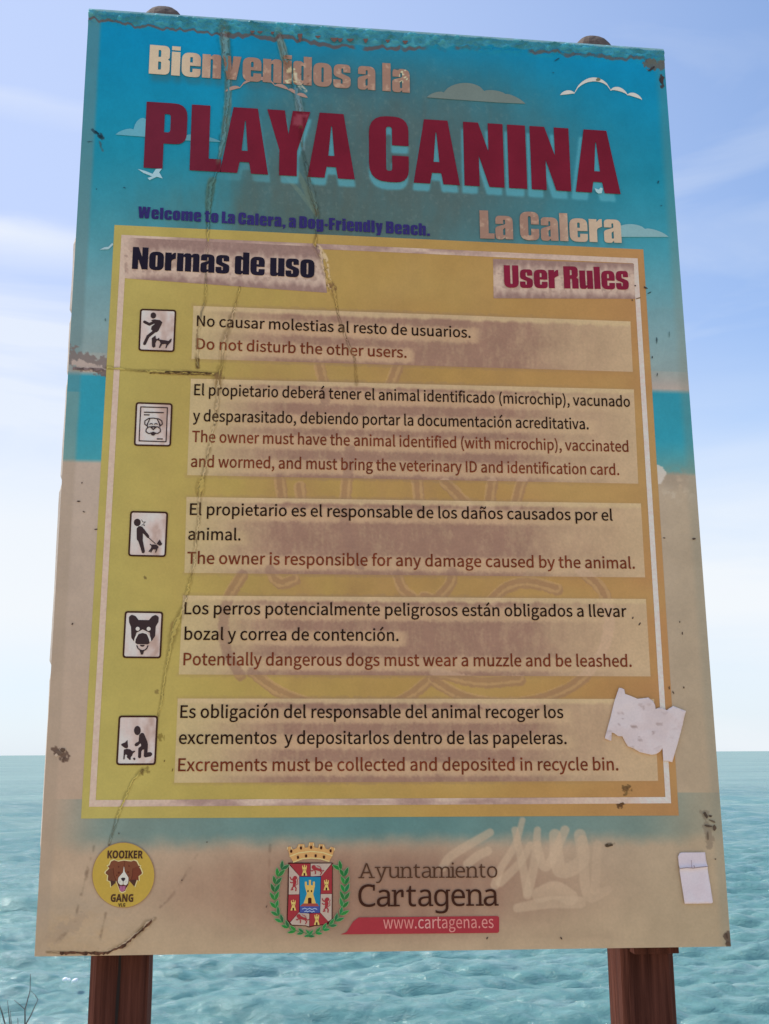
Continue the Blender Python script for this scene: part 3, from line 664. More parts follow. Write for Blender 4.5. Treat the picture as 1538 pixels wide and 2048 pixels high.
TITLE = poster('PLAYA CANINA', (287.3, 336.3), (1240.8, 389), 134, 127, gap=7, space=21)
HELLO = poster('Bienvenidos a la', (297.5, 148), (819.5, 186.5), 58, 56)
PLACE = poster('La Calera', (960, 477.5), (1243, 486.5), 56.5, 56)
SH_T = raster(TITLE, lambda x: (700-x)*.019+1, 14, 250, 180, 1300, 430, 2)
SH_H = raster(HELLO, 4, 14, 260, 60, 880, 240, 4)
SH_P = raster(PLACE, 4, 8, 930, 400, 1290, 510, 4)
def face_full(X, Y):
    C = face_col(X, Y)
    C = lerp(C, (58, 92, 104), sample(SH_H, X, Y)*.5)
    C = lerp(C, (64, 92, 100), sample(SH_P, X, Y)*.4)
    C = lerp(C, (82, 154, 172), np.minimum(sample(SH_T, X, Y)*1.3, 1)*.70*sm(380, 620, X))
    return C

# ---------------------------------------------------------------- SIGN
BC = [tuple(float(v) for v in bp(*p)) for p in BOARD]
SIGN = thing('information_sign', 'large weathered beach rules sign with maroon PLAYA CANINA title on two wooden posts', 'sign', (0, .08, 0))
def prism(name, quad, y0, y1, mat, parent, bevel=0):
    V = [(x, y0, z) for x, z in quad]+[(x, y1, z) for x, z in quad]
    me = bpy.data.meshes.new(name); me.from_pydata(V, [], [(0, 3, 2, 1), (4, 5, 6, 7), (0, 1, 5, 4), (1, 2, 6, 5), (2, 3, 7, 6), (3, 0, 4, 7)]); me.update()
    o = link(name, me, mat, parent)
    if bevel:
        b = o.modifiers.new('b', 'BEVEL'); b.width = bevel; b.segments = 2
    return o
ins = [(BC[0][0]+.001, BC[0][1]-.001), (BC[1][0]-.001, BC[1][1]-.001), (BC[2][0]-.001, BC[2][1]+.001), (BC[3][0]+.001, BC[3][1]+.001)]
prism('backing_board', ins, .003, .030, METAL, SIGN)
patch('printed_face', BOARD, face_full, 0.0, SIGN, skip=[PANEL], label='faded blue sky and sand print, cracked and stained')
PANELO = patch('rules_panel', PANEL, yellow_col, -.0004, SIGN, skip=STRIP+PLATE, label='mustard yellow rules panel')
for q in STRIP: patch('text_strip', q, strip_col, -.0007, PANELO)
patch('heading_plate', PLATE[0], plate_col, -.0009, PANELO); patch('heading_plate', PLATE[1], plate_col, -.0009, PANELO)
# pale line running round the panel
def border():
    o = [(243, 470), (1275, 517), (1342, 1606.5), (178, 1613.5)]; i = [(254, 481), (1266, 527), (1330.5, 1594), (191.5, 1600)]
    for k, nm in enumerate(('t', 'r', 'b', 'l')):
        a, b = o[k], o[(k+1) % 4]; c, d = i[(k+1) % 4], i[k]
        q = {0: [a, b, c, d], 1: [d, a, b, c], 2: [c, d, a, b], 3: [b, c, d, a]}[k]
        patch('border_line', q, border_col, -.0008, PANELO, res=.002)
border()
# ---- posts, battens
def post(xc, px0, px1, top_y):
    """square timber with worn edges and a domed end"""
    wd = .100; y0 = .058
    secs = []; H = top_y
    DH = .065
    zs = list(np.linspace(-.3, H-DH, 40))+[H-DH+DH*math.sin(a) for a in np.linspace(.1, math.pi/2, 9)]
    n = 24; V = []; F = []; rng = np.random.RandomState(int(xc*1000) % 97)
    for j, z in enumerate(zs):
        k = 1.0
        if z > H-DH: k = math.sqrt(max(0, 1-((z-H+DH)/DH)**2))*.98+.02
        for i in range(n):
            a = 2*math.pi*(i+.5)/n; c, s = math.cos(a), math.sin(a); e = 9.0 if z < H-DH-.1 else 2.6
            r = (abs(c)**e+abs(s)**e)**(-1/e)*wd/2*k
            r *= 1-.03*(rng.rand()**6)
            V.append((xc+r*c, y0+wd/2+r*s, z))
    for j in range(len(zs)-1):
        for i in range(n): a = j*n+i; b = j*n+(i+1) % n; F.append((a, b, b+n, a+n))
    me = bpy.data.meshes.new('post'); F.append(tuple(range((len(zs)-1)*n, len(zs)*n))); me.from_pydata(V, [], F); me.update()
    o = link('post', me, [WOOD, WOODTOP], SIGN)
    for p in me.polygons:
        if p.center.z > BASE+1.78: p.material_index = 1
    return o
def post_at(pxa, pxb, ytop_px, xtop):
    xa = float(bp(pxa, 1960, .058)[0]); xb = float(bp(pxb, 1960, .058)[0])
    zt = float(bp(xtop, ytop_px, .108)[1]); return post((xa+xb)/2, xa, xb, zt), (xa+xb)/2
P1, xl = post_at(181, 292, 20, 320); P2, xr_ = post_at(1251, 1349, 80, 1198)
# drying crack down the left post
def post_crack(x0, y):
    V = []; F = []; n = 30
    for k in range(n):
        z = BASE+.02-k*.05; x = x0+.001*math.sin(k*1.7); wd = .0016+.0012*math.sin(k*.9)**2
        V += [(x-wd, y, z), (x+wd, y, z), (x+wd, y+.02, z), (x-wd, y+.02, z)]
    for k in range(n-1):
        for i in range(4): a = 4*k+i; b = 4*k+(i+1) % 4; F.append((a, b, b+4, a+4))
    me = bpy.data.meshes.new('drying_crack'); me.from_pydata(V, [], F); me.update()
    dk, t, b = mat_new('crack_dark'); b.inputs['Base Color'].default_value = (.012, .006, .004, 1); b.inputs['Roughness'].default_value = .9
    link('drying_crack', me, dk, P1)
post_crack(float(bp(237, 1960, .0575)[0]), .0572)
def batten(z0, z1):
    V = [(-.52, z0), (.548, z0), (.548, z1), (-.52, z1)]
    o = prism('batten', [(-.52, z1), (.548, z1), (.548, z0), (-.52, z0)], .031, .0575, WOOD, SIGN, .002); return o
batten(BASE+.05, BASE+.12); batten(BASE+1.62, BASE+1.69)
(xb0, zb), (xb1, _) = [tuple(float(v) for v in bp(px, 1905.5, .05)) for px in (1262, 1351)]
prism('bracket', [(xb0, zb+.05), (xb1, zb+.05), (xb1, zb), (xb0, zb)], .031, .0575, WOOD, SIGN, .0015)
# curled film catching the sun along the left edge
def loose(name, ys, ws):
    V = []; F = []
    for k, (yy, wd) in enumerate(zip(ys, ws)):
        xe = np.interp(yy, [17, 1913], [178, 69]); x0, z0 = bp(xe+1, yy); x1, _ = bp(xe-wd, yy, .004)
        V += [(float(x0), .0015, float(z0)), (float(x1), .006, float(z0)), (float(x1)+.0015, .016, float(z0))]
    for k in range(len(ys)-1):
        a = 3*k; F += [(a, a+1, a+4, a+3), (a+1, a+2, a+5, a+4)]
    me = bpy.data.meshes.new(name); me.from_pydata(V, [], F); me.update(); link(name, me, FILM, SIGN, 'cream torn film curling off the left edge')
rg = np.random.RandomState(5)
def jag(a, b, n, w0):
    ys = np.linspace(a, b, n); ws = w0*(.62+.45*vnoise(ys, ys*0, 90, 77)+.05*rg.rand(n)); ws[:2] *= .5; ws[0] = ws[-1] = .2; return ys, ws
loose('loose_film', *jag(470, 625, 20, 5.0)); loose('loose_film', *jag(628, 750, 16, 3.6)); loose('loose_film', *jag(752, 960, 22, 3.6)); loose('loose_film', *jag(965, 1330, 40, 4.6)); loose('loose_film', *jag(1340, 1700, 36, 2.2))

# ---- printed clouds and gulls
Z1 = Zoom(150, 0, 2.5633); Z2 = Zoom(740, 40, 2.3662); Z3 = Zoom(100, 420, 2.5633)
def scallop(cusps):                  # arcs swelling between cusps (x, y, bulge)
    P = []
    for (x0, y0, bl), (x1, y1, _) in zip(cusps, cusps[1:]):
        for j in range(10):
            u = j/10; P.append((x0+(x1-x0)*u-(y0-y1)*0, y0+(y1-y0)*u-bl*(4*u*(1-u))**.7))
    return P+[cusps[-1][:2]]
def cloud_line(cusps, wd, c, Z, y):
    P = scallop(cusps); n = 0; tp = []
    for k in range(len(P)): u = (k % 10)/10; tp.append(.25+.85*math.sin(math.pi*u)**.8 if k < len(P)-1 else .2)
    tp[0] = .2; f = Flat(); up = [(p[0], p[1]-wd*.5*t) for p, t in zip(P, tp)]; lo = [(p[0], p[1]+wd*.5*t) for p, t in zip(P, tp)]
    f.add([up+lo[::-1]], c, Z); f.build('cloud_print', y, SIGN, label='line-drawn cloud')
def cloud_fill(cusps, base, c, Z):
    Flat().add([scallop(cusps)+base], c, Z).build('cloud_print', -.0014, SIGN)
cloud_line([(900, 356, 8), (966, 348, 58), (1138, 334, 16), (1218, 356, 10), (1286, 378, 0)], 17, (188, 184, 180), Z2, -.0014)
cloud_fill([(268, 368, 12), (348, 345, 42), (540, 338, 10), (640, 352, 10), (735, 398, 0)], [(600, 392), (400, 378)], (104, 116, 114), Z2)
cloud_fill([(208, 692, 12), (300, 665, 45), (380, 640, 0)], [(380, 705)], (92, 152, 172), Z1)
cloud_fill([(560, 700, 12), (660, 705, 8), (748, 730, 0)], [(560, 722)], (88, 138, 154), Z1)
cloud_fill([(1170, 985, 20), (1300, 990, 12), (1412, 1028, 0)], [(1170, 1028)], (122, 158, 166), Z2)
cloud_line([(772, 470, 8), (845, 452, 42), (1025, 440, 8), (1095, 462, 6), (1140, 486, 5), (1192, 502, 0)], 17, (156, 126, 118), Z1, -.0015)
f = Flat().add([[(322, 868), (360, 878), (398, 893), (415, 868), (447, 866), (432, 885), (450, 917), (420, 908), (382, 925), (372, 914), (395, 906), (350, 888)]], (150, 182, 196), Z1); f.build('gull_print', -.0014, SIGN)
f = Flat().add([[(1062, 798), (1080, 805), (1090, 795), (1100, 800), (1095, 822), (1080, 824), (1068, 815)]], (150, 182, 190), Z2); f.build('gull_print', -.0021, SIGN)
Flat().add([[(255, 205), (280, 192), (300, 190), (320, 170), (325, 180), (300, 203)]], (150, 176, 186), Z3).build('cloud_print', -.0014, SIGN)

# ---- lettering
FD = bpy.utils.system_resource('DATAFILES', path='fonts')
def font(n):
    try: return bpy.data.fonts.load(os.path.join(FD, n))
    except Exception: return None
F_TEXT = font('Noto Sans CJK Regular.woff2'); F_SANS = font('NotoSansMath-Regular.woff2')
def glyph_mesh(text, fnt, offset=0):
    c = bpy.data.curves.new('t', 'FONT'); c.body = text; c.size = 1; c.resolution_u = 3; c.offset = offset
    if fnt: c.font = fnt
    o = bpy.data.objects.new('t', c); me = bpy.data.meshes.new_from_object(o)
    V = np.array([v.co[:2] for v in me.vertices]); F = [tuple(p.vertices) for p in me.polygons]
    bpy.data.objects.remove(o); bpy.data.curves.remove(c); bpy.data.meshes.remove(me)
    return V, F
def capheight(fnt, ch='E'): return glyph_mesh(ch, fnt)[0][:, 1].max()
def text_line(name, text, fnt, p0, p1, cap_m, c, parent, y=-.0017, offset=0, label=None, mat=None, ref='E'):
    V, F = glyph_mesh(text, fnt, offset)
    lo, hi = V[:, 0].min(), V[:, 0].max(); f_ = (V[:, 0]-lo)/(hi-lo)
    x0, z0 = bp(*p0); x1, z1 = bp(*p1); k = cap_m/capheight(fnt, ref)
    P = np.stack([x0+(x1-x0)*f_, np.full(len(V), y), z0+(z1-z0)*f_+V[:, 1]*k], -1)
    me = bpy.data.meshes.new(name); me.from_pydata([tuple(q) for q in P], [], F)
    me.update()
    if len(me.polygons) and np.mean([p.normal.y for p in me.polygons]) > 0: me.flip_normals()
    X, Y = pj(P[:, 0], P[:, 2]); C = np.zeros((len(V), 3))+np.array(c, float)
    C = C*(1+.35*(fbm(X, Y, 45, 120)-.5))[:, None]+8*(fbm(X, Y, 20, 122)-.5)[:, None]
    if y > -.00175 and parent.name.startswith('rules_panel'):
        for cr in CRACKS:
            D, q = segd(X, Y, cr); C = lerp(C, (128, 104, 74), (1-sm(2, 5, D))*.55)
    a = me.color_attributes.new('ink', 'FLOAT_COLOR', 'POINT'); a.data.foreach_set('color', np.c_[paint(C), np.ones(len(V))].astype(np.float32).ravel())
    return link(name, me, mat or LET, parent, label)
INKS = [(36, 21, 14), (102, 47, 30)]
for s_, a, b, k in LINES: text_line('lettering', s_, F_TEXT, a, b, .0214, INKS[k], PANELO, offset=.004)

def dice(me, step):                  # cut big letters into small cells so their wear can vary
    import bmesh
    b = bmesh.new(); b.from_mesh(me); xs = [v.co.x for v in b.verts]; zs = [v.co.z for v in b.verts]
    for ax, vals in ((0, xs), (2, zs)):
        q = min(vals)+step
        while q < max(vals):
            no = [0, 0, 0]; no[ax] = 1; pc = [0, 0, 0]; pc[ax] = q
            bmesh.ops.bisect_plane(b, geom=b.verts[:]+b.edges[:]+b.faces[:], plane_co=pc, plane_no=no); q += step
    b.to_mesh(me); b.free()
def poster_obj(glyphs, colfn, parent, y, label, step=None):
    f = Flat()
    for g in glyphs: 
        f.k = 0
        if len(g) == 2 and min(p[1] for p in g[1])*1.0 < min(p[1] for p in g[0]):      # letter i: dot and stem apart
            f.add([g[0]], (0, 0, 0)); f.add([g[1]], (0, 0, 0))
        else: f.add(g, (0, 0, 0))
    o = f.build('lettering', y, parent, label=label, step=0)
    if step: dice(o.data, step)
    n = len(o.data.vertices); co_ = np.zeros(n*3, np.float32); o.data.vertices.foreach_get('co', co_); co_ = co_.reshape(-1, 3).astype(float)
    X, Y = pj(co_[:, 0], co_[:, 2]); C = colfn(X, Y)
    o.data.color_attributes['ink'].data.foreach_set('color', np.c_[paint(C), np.ones(n)].astype(np.float32).ravel())
    return o
def cst(c, k=.18): 
    return lambda X, Y: (np.zeros(X.shape+(3,))+np.array(c, float))*(1+k*(fbm(X, Y, 40, 130)-.5)+.10*(fbm(X, Y, 7, 131)-.5))[..., None]
def title_col(X, Y):
    C = np.zeros(X.shape+(3,))+np.array([104, 27, 44.]); C = lerp(C, (98, 33, 50), 1-sm(300, 600, X))
    C = crack_paint(C*(1+.16*(fbm(X, Y, 60, 133)-.5))[..., None], X, Y)
    D = np.hypot((X-603)/16, (Y-243)/17); return lerp(C, (132, 62, 76), (D < 1)*sm(.35, .6, fbm(X, Y, 8, 134))*.9)
def worn(X, Y):
    C = np.zeros(X.shape+(3,))+np.array([190, 170, 148.])
    f1 = fbm(X, Y, 26, 136)
    C = lerp(C, (144, 113, 101), np.clip(sm(365, 450, X)*(1.15+.7*(f1-.5))*(1-.85*sm(1060, 1200, X)), 0, 1))
    C = lerp(C, (190, 164, 142), sm(.62, .74, fbm(X, Y, 9, 138))*.5)
    C = lerp(C, (92, 62, 48), sm(.66, .74, fbm(X, Y, 5, 139))*(np.hypot((X-611)/9, (Y-152)/22) < 1)*.9)
    C = lerp(C, (205, 190, 160), sm(.50, .6, fbm(X, Y, 5, 142))*((np.hypot((X-803)/14, (Y-152)/14) < 1) | (np.hypot((X-583)/12, (Y-160)/26) < 1)))
    D = np.hypot((X-794), (Y-133)); C = lerp(C, (70, 90, 95), (D < 8)*sm(.5, .6, fbm(X, Y, 4, 143)))
    return crack_paint(C, X, Y)
poster_obj(TITLE, title_col, SIGN, -.0018, 'large maroon PLAYA CANINA title', .006)
poster_obj(HELLO, worn, SIGN, -.0017, 'peeling beige Bienvenidos a la lettering', .0035)
poster_obj(PLACE, worn, SIGN, -.0017, 'faded beige La Calera lettering', .0035)
poster_obj(poster('Welcome to La Calera, a Dog-Friendly Beach.', (276, 436.5), (859.6, 472.5), 23, 24, gap=9, space=27), cst((48, 42, 98)), SIGN, -.0017, 'navy Welcome to La Calera lettering')
poster_obj(poster('Normas de uso', (264, 538.3), (628.7, 556.6), 44, 44), cst((30, 26, 40), .3), PANELO, -.0018, 'black Normas de uso heading')
poster_obj(poster('User Rules', (1008.4, 575.5), (1257.5, 579.6), 44.5, 44.5), cst((118, 32, 54)), PANELO, -.0018, 'maroon User Rules heading')

# ---- pictograms
def pict(Z, quad, label, fn):
    t = bpy.data.objects.new('pictogram', None); col.objects.link(t); t.parent = SIGN; t.empty_display_size = .02; t['label'] = label
    x, z = bp(*np.mean(Z(quad), 0)); t.location = Vector((float(x), 0, float(z)))-SIGN.location
    r_ = np.hypot(quad[1][0]-quad[0][0], quad[1][1]-quad[0][1])
    oq = [(p[0], p[1], r_*.09) for p in quad]; c = np.mean(quad, 0)
    def inset(k): return [(p[0]+(c[0]-p[0])*k, p[1]+(c[1]-p[1])*k*.82, r_*.05) for p in quad]
    sc = 1
    f = Flat().add([rnd(inset(.04))], (190, 176, 172), Z)
    o = f.build('plaque', -.0014, t, mat=INK); dice(o.data, .0035)
    n = len(o.data.vertices); cc = np.zeros(n*3, np.float32); o.data.vertices.foreach_get('co', cc); cc = cc.reshape(-1, 3).astype(float)
    X, Y = pj(cc[:, 0], cc[:, 2]); C = np.zeros((n, 3))+np.array([196, 182, 180.])
    qz = Z(quad); u = (X-qz[0][0])/(qz[1][0]-qz[0][0])
    C = lerp(C, (160, 132, 122), sm(.35, .8, fbm(X, Y*.6, 22, int(qz[0][1]) % 50+150))*(.3+.55*sm(.25, .75, u)))
    o.data.color_attributes['ink'].data.foreach_set('color', np.c_[paint(C), np.ones(n)].astype(np.float32).ravel())
    Flat().add([rnd(oq), rnd(inset(.092))], (58, 36, 28), Z).build('frame', -.0017, t)
    f = Flat(); fn(f); 
    f.build('figure', -.0018, t)
DK = (54, 42, 44)
ZA = Zoom(260, 600, 6.4); ZB = Zoom(220, 1000, 6.023); ZC = Zoom(220, 1410, 12.817)
def pa(f):
    f.add([disc(300, 203, 36, 39)], DK, ZA).many(stroke([(187, 285), (250, 316), (322, 282)], 36), DK, ZA)
    f.add([rnd([(262, 266, 8), (310, 253, 10), (385, 262, 12), (417, 292, 14), (366, 398, 10), (340, 420, 10), (290, 400, 10), (270, 380, 14), (278, 345, 8), (318, 310, 4), (300, 280)])], DK, ZA)
    f.many(stroke([(330, 392), (232, 470), (188, 564)], 38), DK, ZA)
    f.add([rnd([(280, 495, 10), (328, 458), (334, 500), (345, 520), (326, 560), (328, 600, 22), (304, 622, 22), (283, 600, 20)])], DK, ZA)
    f.add([rnd([(330, 500), (352, 504), (372, 488), (380, 512), (440, 520), (496, 530, 8), (525, 500, 4), (537, 503, 4), (524, 545, 8), (497, 572), (482, 590), (468, 622, 5), (453, 620, 5), (468, 575), (455, 568), (412, 572), (386, 620, 5), (370, 615, 5), (392, 560), (380, 530), (340, 520)])], DK, ZA)
pict(ZA, [(130, 115), (595, 130), (570, 672), (107, 655)], 'pictogram of a person running from a small dog', pa)
def pb(f):
    f.many(stroke([(140, 1372, 0), (480, 1383), (468, 1700), (462, 1818), (118, 1806), (127, 1600)], 14, True), DK, ZA)
    f.many(stroke([(185, 1440), (428, 1446)], 15), DK, ZA).many(stroke([(185, 1473), (246, 1475)], 15), DK, ZA).many(stroke([(350, 1782), (415, 1783)], 15), DK, ZA)
    f.many(stroke([(240, 1520), (300, 1516), (370, 1526), (408, 1552), (416, 1592), (393, 1612), (372, 1575), (350, 1528)], 13), DK, ZA)
    f.many(stroke([(255, 1522), (240, 1560), (212, 1612), (190, 1594), (192, 1552), (240, 1520)], 13), DK, ZA)
    f.many(stroke([(228, 1585), (222, 1630)], 12), DK, ZA).many(stroke([(376, 1585), (384, 1630)], 12), DK, ZA)
    f.many(stroke([(208, 1660), (240, 1630), (300, 1624), (360, 1630), (390, 1656), (390, 1690), (355, 1714), (300, 1706), (240, 1714), (206, 1692)], 13, True), DK, ZA)
    f.add([[(250, 1628), (345, 1634), (300, 1672)]], DK, ZA).add([[(288, 1640), (312, 1640), (300, 1650)]], (190, 176, 172), ZA)
    f.add([rnd([(255, 1706), (300, 1690, 8), (345, 1708), (305, 1742, 8), (285, 1740, 8)])], DK, ZA)
    f.many(stroke([(255, 1595), (272, 1586), (292, 1594)], 12), DK, ZA).many(stroke([(314, 1595), (332, 1586), (352, 1595)], 12), DK, ZA)
pict(ZA, [(75, 1310), (548, 1325), (525, 1880), (50, 1870)], 'pictogram of a dog passport', pb)
def pc(f):
    f.add([disc(330, 273, 41, 45)], DK, ZB).many(stroke([(382, 240), (396, 268), (430, 266), (406, 284), (418, 314), (395, 298), (383, 308)], 6), DK, ZB)
    f.add([rnd([(322, 345, 25), (350, 316, 20), (388, 322, 20), (470, 428, 15), (474, 455, 10), (455, 462, 10), (398, 400), (396, 490), (422, 620, 15), (412, 645, 12), (388, 642, 12), (346, 508, 8), (324, 475, 14)])], DK, ZB)
    f.many(stroke([(468, 458), (547, 528)], 9), DK, ZB)
    f.add([rnd([(600, 478), (632, 535, 10), (604, 556, 10), (563, 530, 5)])], DK, ZB)
    f.add([rnd([(481, 526, 5), (500, 540), (560, 540, 5), (588, 568, 6), (574, 592), (556, 638, 5), (544, 633, 5), (553, 600), (520, 597), (497, 637, 5), (485, 632, 5), (494, 606), (476, 632, 5), (464, 624, 5), (496, 582), (500, 556), (481, 540, 4)])], DK, ZB)
pict(ZB, [(245, 133), (702, 143), (675, 690), (218, 680)], 'pictogram of a person holding a dog on a leash', pc)
def pd(f):
    WH = (196, 182, 178)
    f.add([rnd([(228, 1410, 25), (262, 1382, 25), (310, 1400, 15), (346, 1446), (470, 1448), (508, 1402, 15), (552, 1384, 25), (590, 1412, 25), (585, 1470, 15), (553, 1525), (545, 1640, 25), (497, 1708, 6), (480, 1600), (395, 1560), (320, 1600), (290, 1706, 6), (258, 1660, 25), (254, 1530), (232, 1475, 15)])], DK, ZB)
    f.add([disc(335, 1553, 24)], WH, ZB).add([disc(467, 1553, 24)], WH, ZB)
    f.add([[(395-102*math.cos(a), 1700-110*math.sin(a)) for a in np.linspace(-.05, math.pi+.05, 24)]], WH, ZB)
    f.add([rnd([(306, 1725, 14), (310, 1680, 30), (345, 1615, 30), (395, 1602, 20), (445, 1616, 30), (472, 1680, 30), (478, 1728, 14), (455, 1740, 8), (330, 1737, 8)])], DK, ZB)
    f.add([[(360, 1746), (422, 1747), (410, 1764), (390, 1769), (370, 1764)]], DK, ZB)
    f.many(stroke([(325, 1757), (340, 1790), (365, 1810), (392, 1816), (420, 1810), (444, 1790), (458, 1757)], 14), DK, ZB)
    f.add([rnd([(358, 1814), (414, 1816), (398, 1864, 4), (374, 1863, 4)])], DK, ZB)
pict(ZB, [(180, 1338), (643, 1345), (615, 1910), (150, 1905)], 'pictogram of a muzzled dog head', pd)
def pe(f):
    f.add([disc(705, 655, 86, 118)], DK, ZC)
    f.add([rnd([(752, 770, 30), (815, 706, 40), (872, 730, 40), (958, 930, 40), (975, 1010, 20), (963, 1216), (1050, 1204, 50), (1098, 1260, 50), (1050, 1316, 30), (900, 1347, 30), (868, 1310, 20), (880, 1138), (830, 1150, 10), (806, 1195), (800, 1345, 35), (760, 1374, 30), (722, 1345, 35), (728, 1110, 40), (800, 1048), (800, 1010), (782, 982, 8), (720, 1046, 20), (655, 1064, 25), (628, 1020, 25), (660, 975, 20), (735, 935), (742, 850)])], DK, ZC)
    f.add([rnd([(450, 893), (468, 1085, 15), (440, 1107, 20), (380, 1102, 30), (280, 1022, 15), (310, 990, 10), (390, 960)])], DK, ZC)
    f.add([rnd([(358, 1145, 20), (430, 1122, 30), (520, 1138, 30), (575, 1185), (635, 1168, 15), (652, 1195, 15), (590, 1240), (570, 1300), (530, 1345), (542, 1392, 15), (510, 1412, 15), (438, 1345, 15), (434, 1310), (450, 1288), (400, 1268), (385, 1292), (378, 1385, 10), (360, 1402, 10), (343, 1385, 10), (350, 1290)])], DK, ZC)
    f.add([rnd([(588, 1380, 8), (622, 1343, 8), (662, 1380, 8), (632, 1418, 8)])], DK, ZC)
pict(ZC, [(225, 270), (1240, 270), (1175, 1540), (155, 1545)], 'pictogram of a person kneeling to clean up after a dog', pe)

# ---- town crest
ZE = Zoom(520, 1660, 7.69)
CREST = bpy.data.objects.new('coat_of_arms', None); col.objects.link(CREST); CREST.parent = SIGN
_x, _z = bp(620, 1780); CREST.location = Vector((float(_x), 0, float(_z)))-SIGN.location; CREST['label'] = 'printed town coat of arms with crown and laurel wreath'
RED, WHT, YEL, DKB, GRN = (140, 48, 54), (166, 148, 138), (206, 164, 96), (58, 26, 22), (42, 104, 58)
f = Flat().add([[(425, 262), (465, 250), (515, 300), (560, 280), (592, 215), (680, 215), (692, 270), (740, 265), (752, 190), (830, 190), (838, 265), (895, 275), (907, 215), (985, 220), (1010, 285), (1052, 300), (1088, 255), (1150, 275), (1110, 400), (1060, 485), (900, 440), (780, 430), (650, 440), (515, 495), (455, 400)]], (186, 142, 92), ZE)
f.many(stroke([(460, 402), (600, 350), (785, 328), (960, 345), (1108, 392)], 18), (208, 170, 120), ZE).many(stroke([(515, 492), (650, 442), (790, 430), (930, 442), (1060, 480)], 18), (208, 170, 120), ZE)
for q in ((452, 262), (632, 228), (790, 205), (945, 230), (1115, 275)): f.many(stroke([(q[0]-34, q[1]+34), (q[0]-30, q[1])], 12), (206, 174, 138), ZE).many(stroke([(q[0]+34, q[1]+34), (q[0]+30, q[1])], 12), (206, 174, 138), ZE)
for q in ((480, 325), (630, 275), (785, 265), (940, 272), (1085, 318), (583, 418), (708, 397), (855, 395), (983, 415)): f.add([disc(q[0], q[1], 17, 26, 14)], DKB, ZE)
f.build('crown', -.0014, CREST)
f = Flat().add([rnd([(434, 500), (1118, 502), (1114, 1380, 70), (1062, 1448, 40), (830, 1478), (755, 1498), (700, 1476), (478, 1468, 50), (411, 1380, 60), (432, 600)])], DKB, ZE)
for pts, c in (([(452, 518), (772, 518), (772, 712), (612, 712)], RED), ([(780, 516), (1100, 514), (945, 702), (780, 712)], WHT), ([(1106, 522), (1104, 976), (935, 978), (942, 707)], RED),
               ([(935, 984), (1102, 982), (1099, 1370), (1050, 1404), (925, 1265)], WHT), ([(765, 1285), (920, 1270), (1045, 1402), (1015, 1442), (830, 1464), (762, 1478)], RED),
               ([(600, 1265), (757, 1285), (755, 1480), (700, 1464), (490, 1454), (465, 1420)], WHT), ([(440, 996), (602, 990), (598, 1262), (460, 1414), (426, 1375)], RED), ([(448, 535), (610, 714), (602, 987), (442, 990)], WHT)): f.add([pts], c, ZE)
f.add([rnd([(602, 710), (940, 710), (926, 1278, 20), (608, 1278, 20)])], (44, 42, 84), ZE).add([rnd([(612, 722), (930, 722), (918, 1268, 16), (616, 1268, 16)])], (30, 112, 146), ZE)
f.add([[(613, 1168), (921, 1168), (916, 1268), (618, 1268)]], (62, 74, 134), ZE).add([[(615, 1172), (660, 1128), (880, 1128), (910, 1172)]], (140, 66, 60), ZE)
def tower(cx, cy, k, c):
    P = [(-95, 130), (-45, -20), (-75, -135), (-75, -205), (-45, -205), (-45, -150), (-14, -150), (-14, -230), (18, -230), (18, -150), (48, -150), (48, -205), (78, -205), (78, -135), (52, -15), (95, 130)]
    f.add([[(cx+x*k, cy+y*k) for x, y in P]], c, ZE)
    f.add([rnd([(cx-28*k, cy+130*k), (cx-28*k, cy+40*k, 24*k), (cx+28*k, cy+40*k, 24*k), (cx+28*k, cy+130*k)])], DKB, ZE)
    for s in (-1, 1): f.add([disc(cx+s*27*k, cy-60*k, 12*k, 18*k, 10)], DKB, ZE)
tower(765, 998, 1.0, (190, 156, 86))
for q in ((682, 640), (1020, 865), (512, 1176), (872, 1397)): tower(q[0], q[1], .46, YEL)
for dy in (0, 50): f.many(stroke([(650+dy*.7, 1215+dy*.8), (690+dy*.5, 1200+dy*.8), (725, 1218+dy*.8), (765, 1202+dy*.8), (800, 1222+dy*.8), (840-dy*.3, 1202+dy*.8), (875-dy*.8, 1218+dy*.8)], 11), (150, 166, 192), ZE)
def lion_up(cx, cy):
    f.many(stroke([(cx-5, cy-70), (cx+10, cy-20), (cx-5, cy+40)], 52, taper=[.9, 1, .7]), RED, ZE).add([disc(cx+15, cy-85, 32, 30)], RED, ZE)
    f.many(stroke([(cx-5, cy-50), (cx-45, cy-60), (cx-62, cy-95)], 17), RED, ZE).many(stroke([(cx, cy-20), (cx-40, cy-8), (cx-60, cy-20)], 15), RED, ZE)
    f.many(stroke([(cx-10, cy+45), (cx-35, cy+75), (cx-20, cy+95), (cx-45, cy+98)], 18), RED, ZE).many(stroke([(cx+10, cy+40), (cx+30, cy+75), (cx+25, cy+112)], 18), RED, ZE)
    f.many(stroke([(cx+20, cy+30), (cx+58, cy+5), (cx+50, cy-50), (cx+62, cy-75)], 9), RED, ZE)
def lion_walk(cx, cy):
    f.many(stroke([(cx-45, cy-25), (cx+10, cy-5), (cx+50, cy+5)], 50, taper=[1, .8, .75]), RED, ZE).add([disc(cx-55, cy-40, 32, 32)], RED, ZE)
    f.many(stroke([(cx-55, cy), (cx-80, cy+20), (cx-92, cy+12)], 15), RED, ZE).many(stroke([(cx-40, cy+5), (cx-25, cy+35), (cx-30, cy+62)], 15), RED, ZE)
    f.many(stroke([(cx+40, cy+15), (cx+68, cy+45), (cx+50, cy+78)], 15), RED, ZE).many(stroke([(cx+55, cy+5), (cx+85, cy+22), (cx+100, cy+12)], 14), RED, ZE)
    f.many(stroke([(cx+60, cy-10), (cx+35, cy-50), (cx-5, cy-62)], 9), RED, ZE)
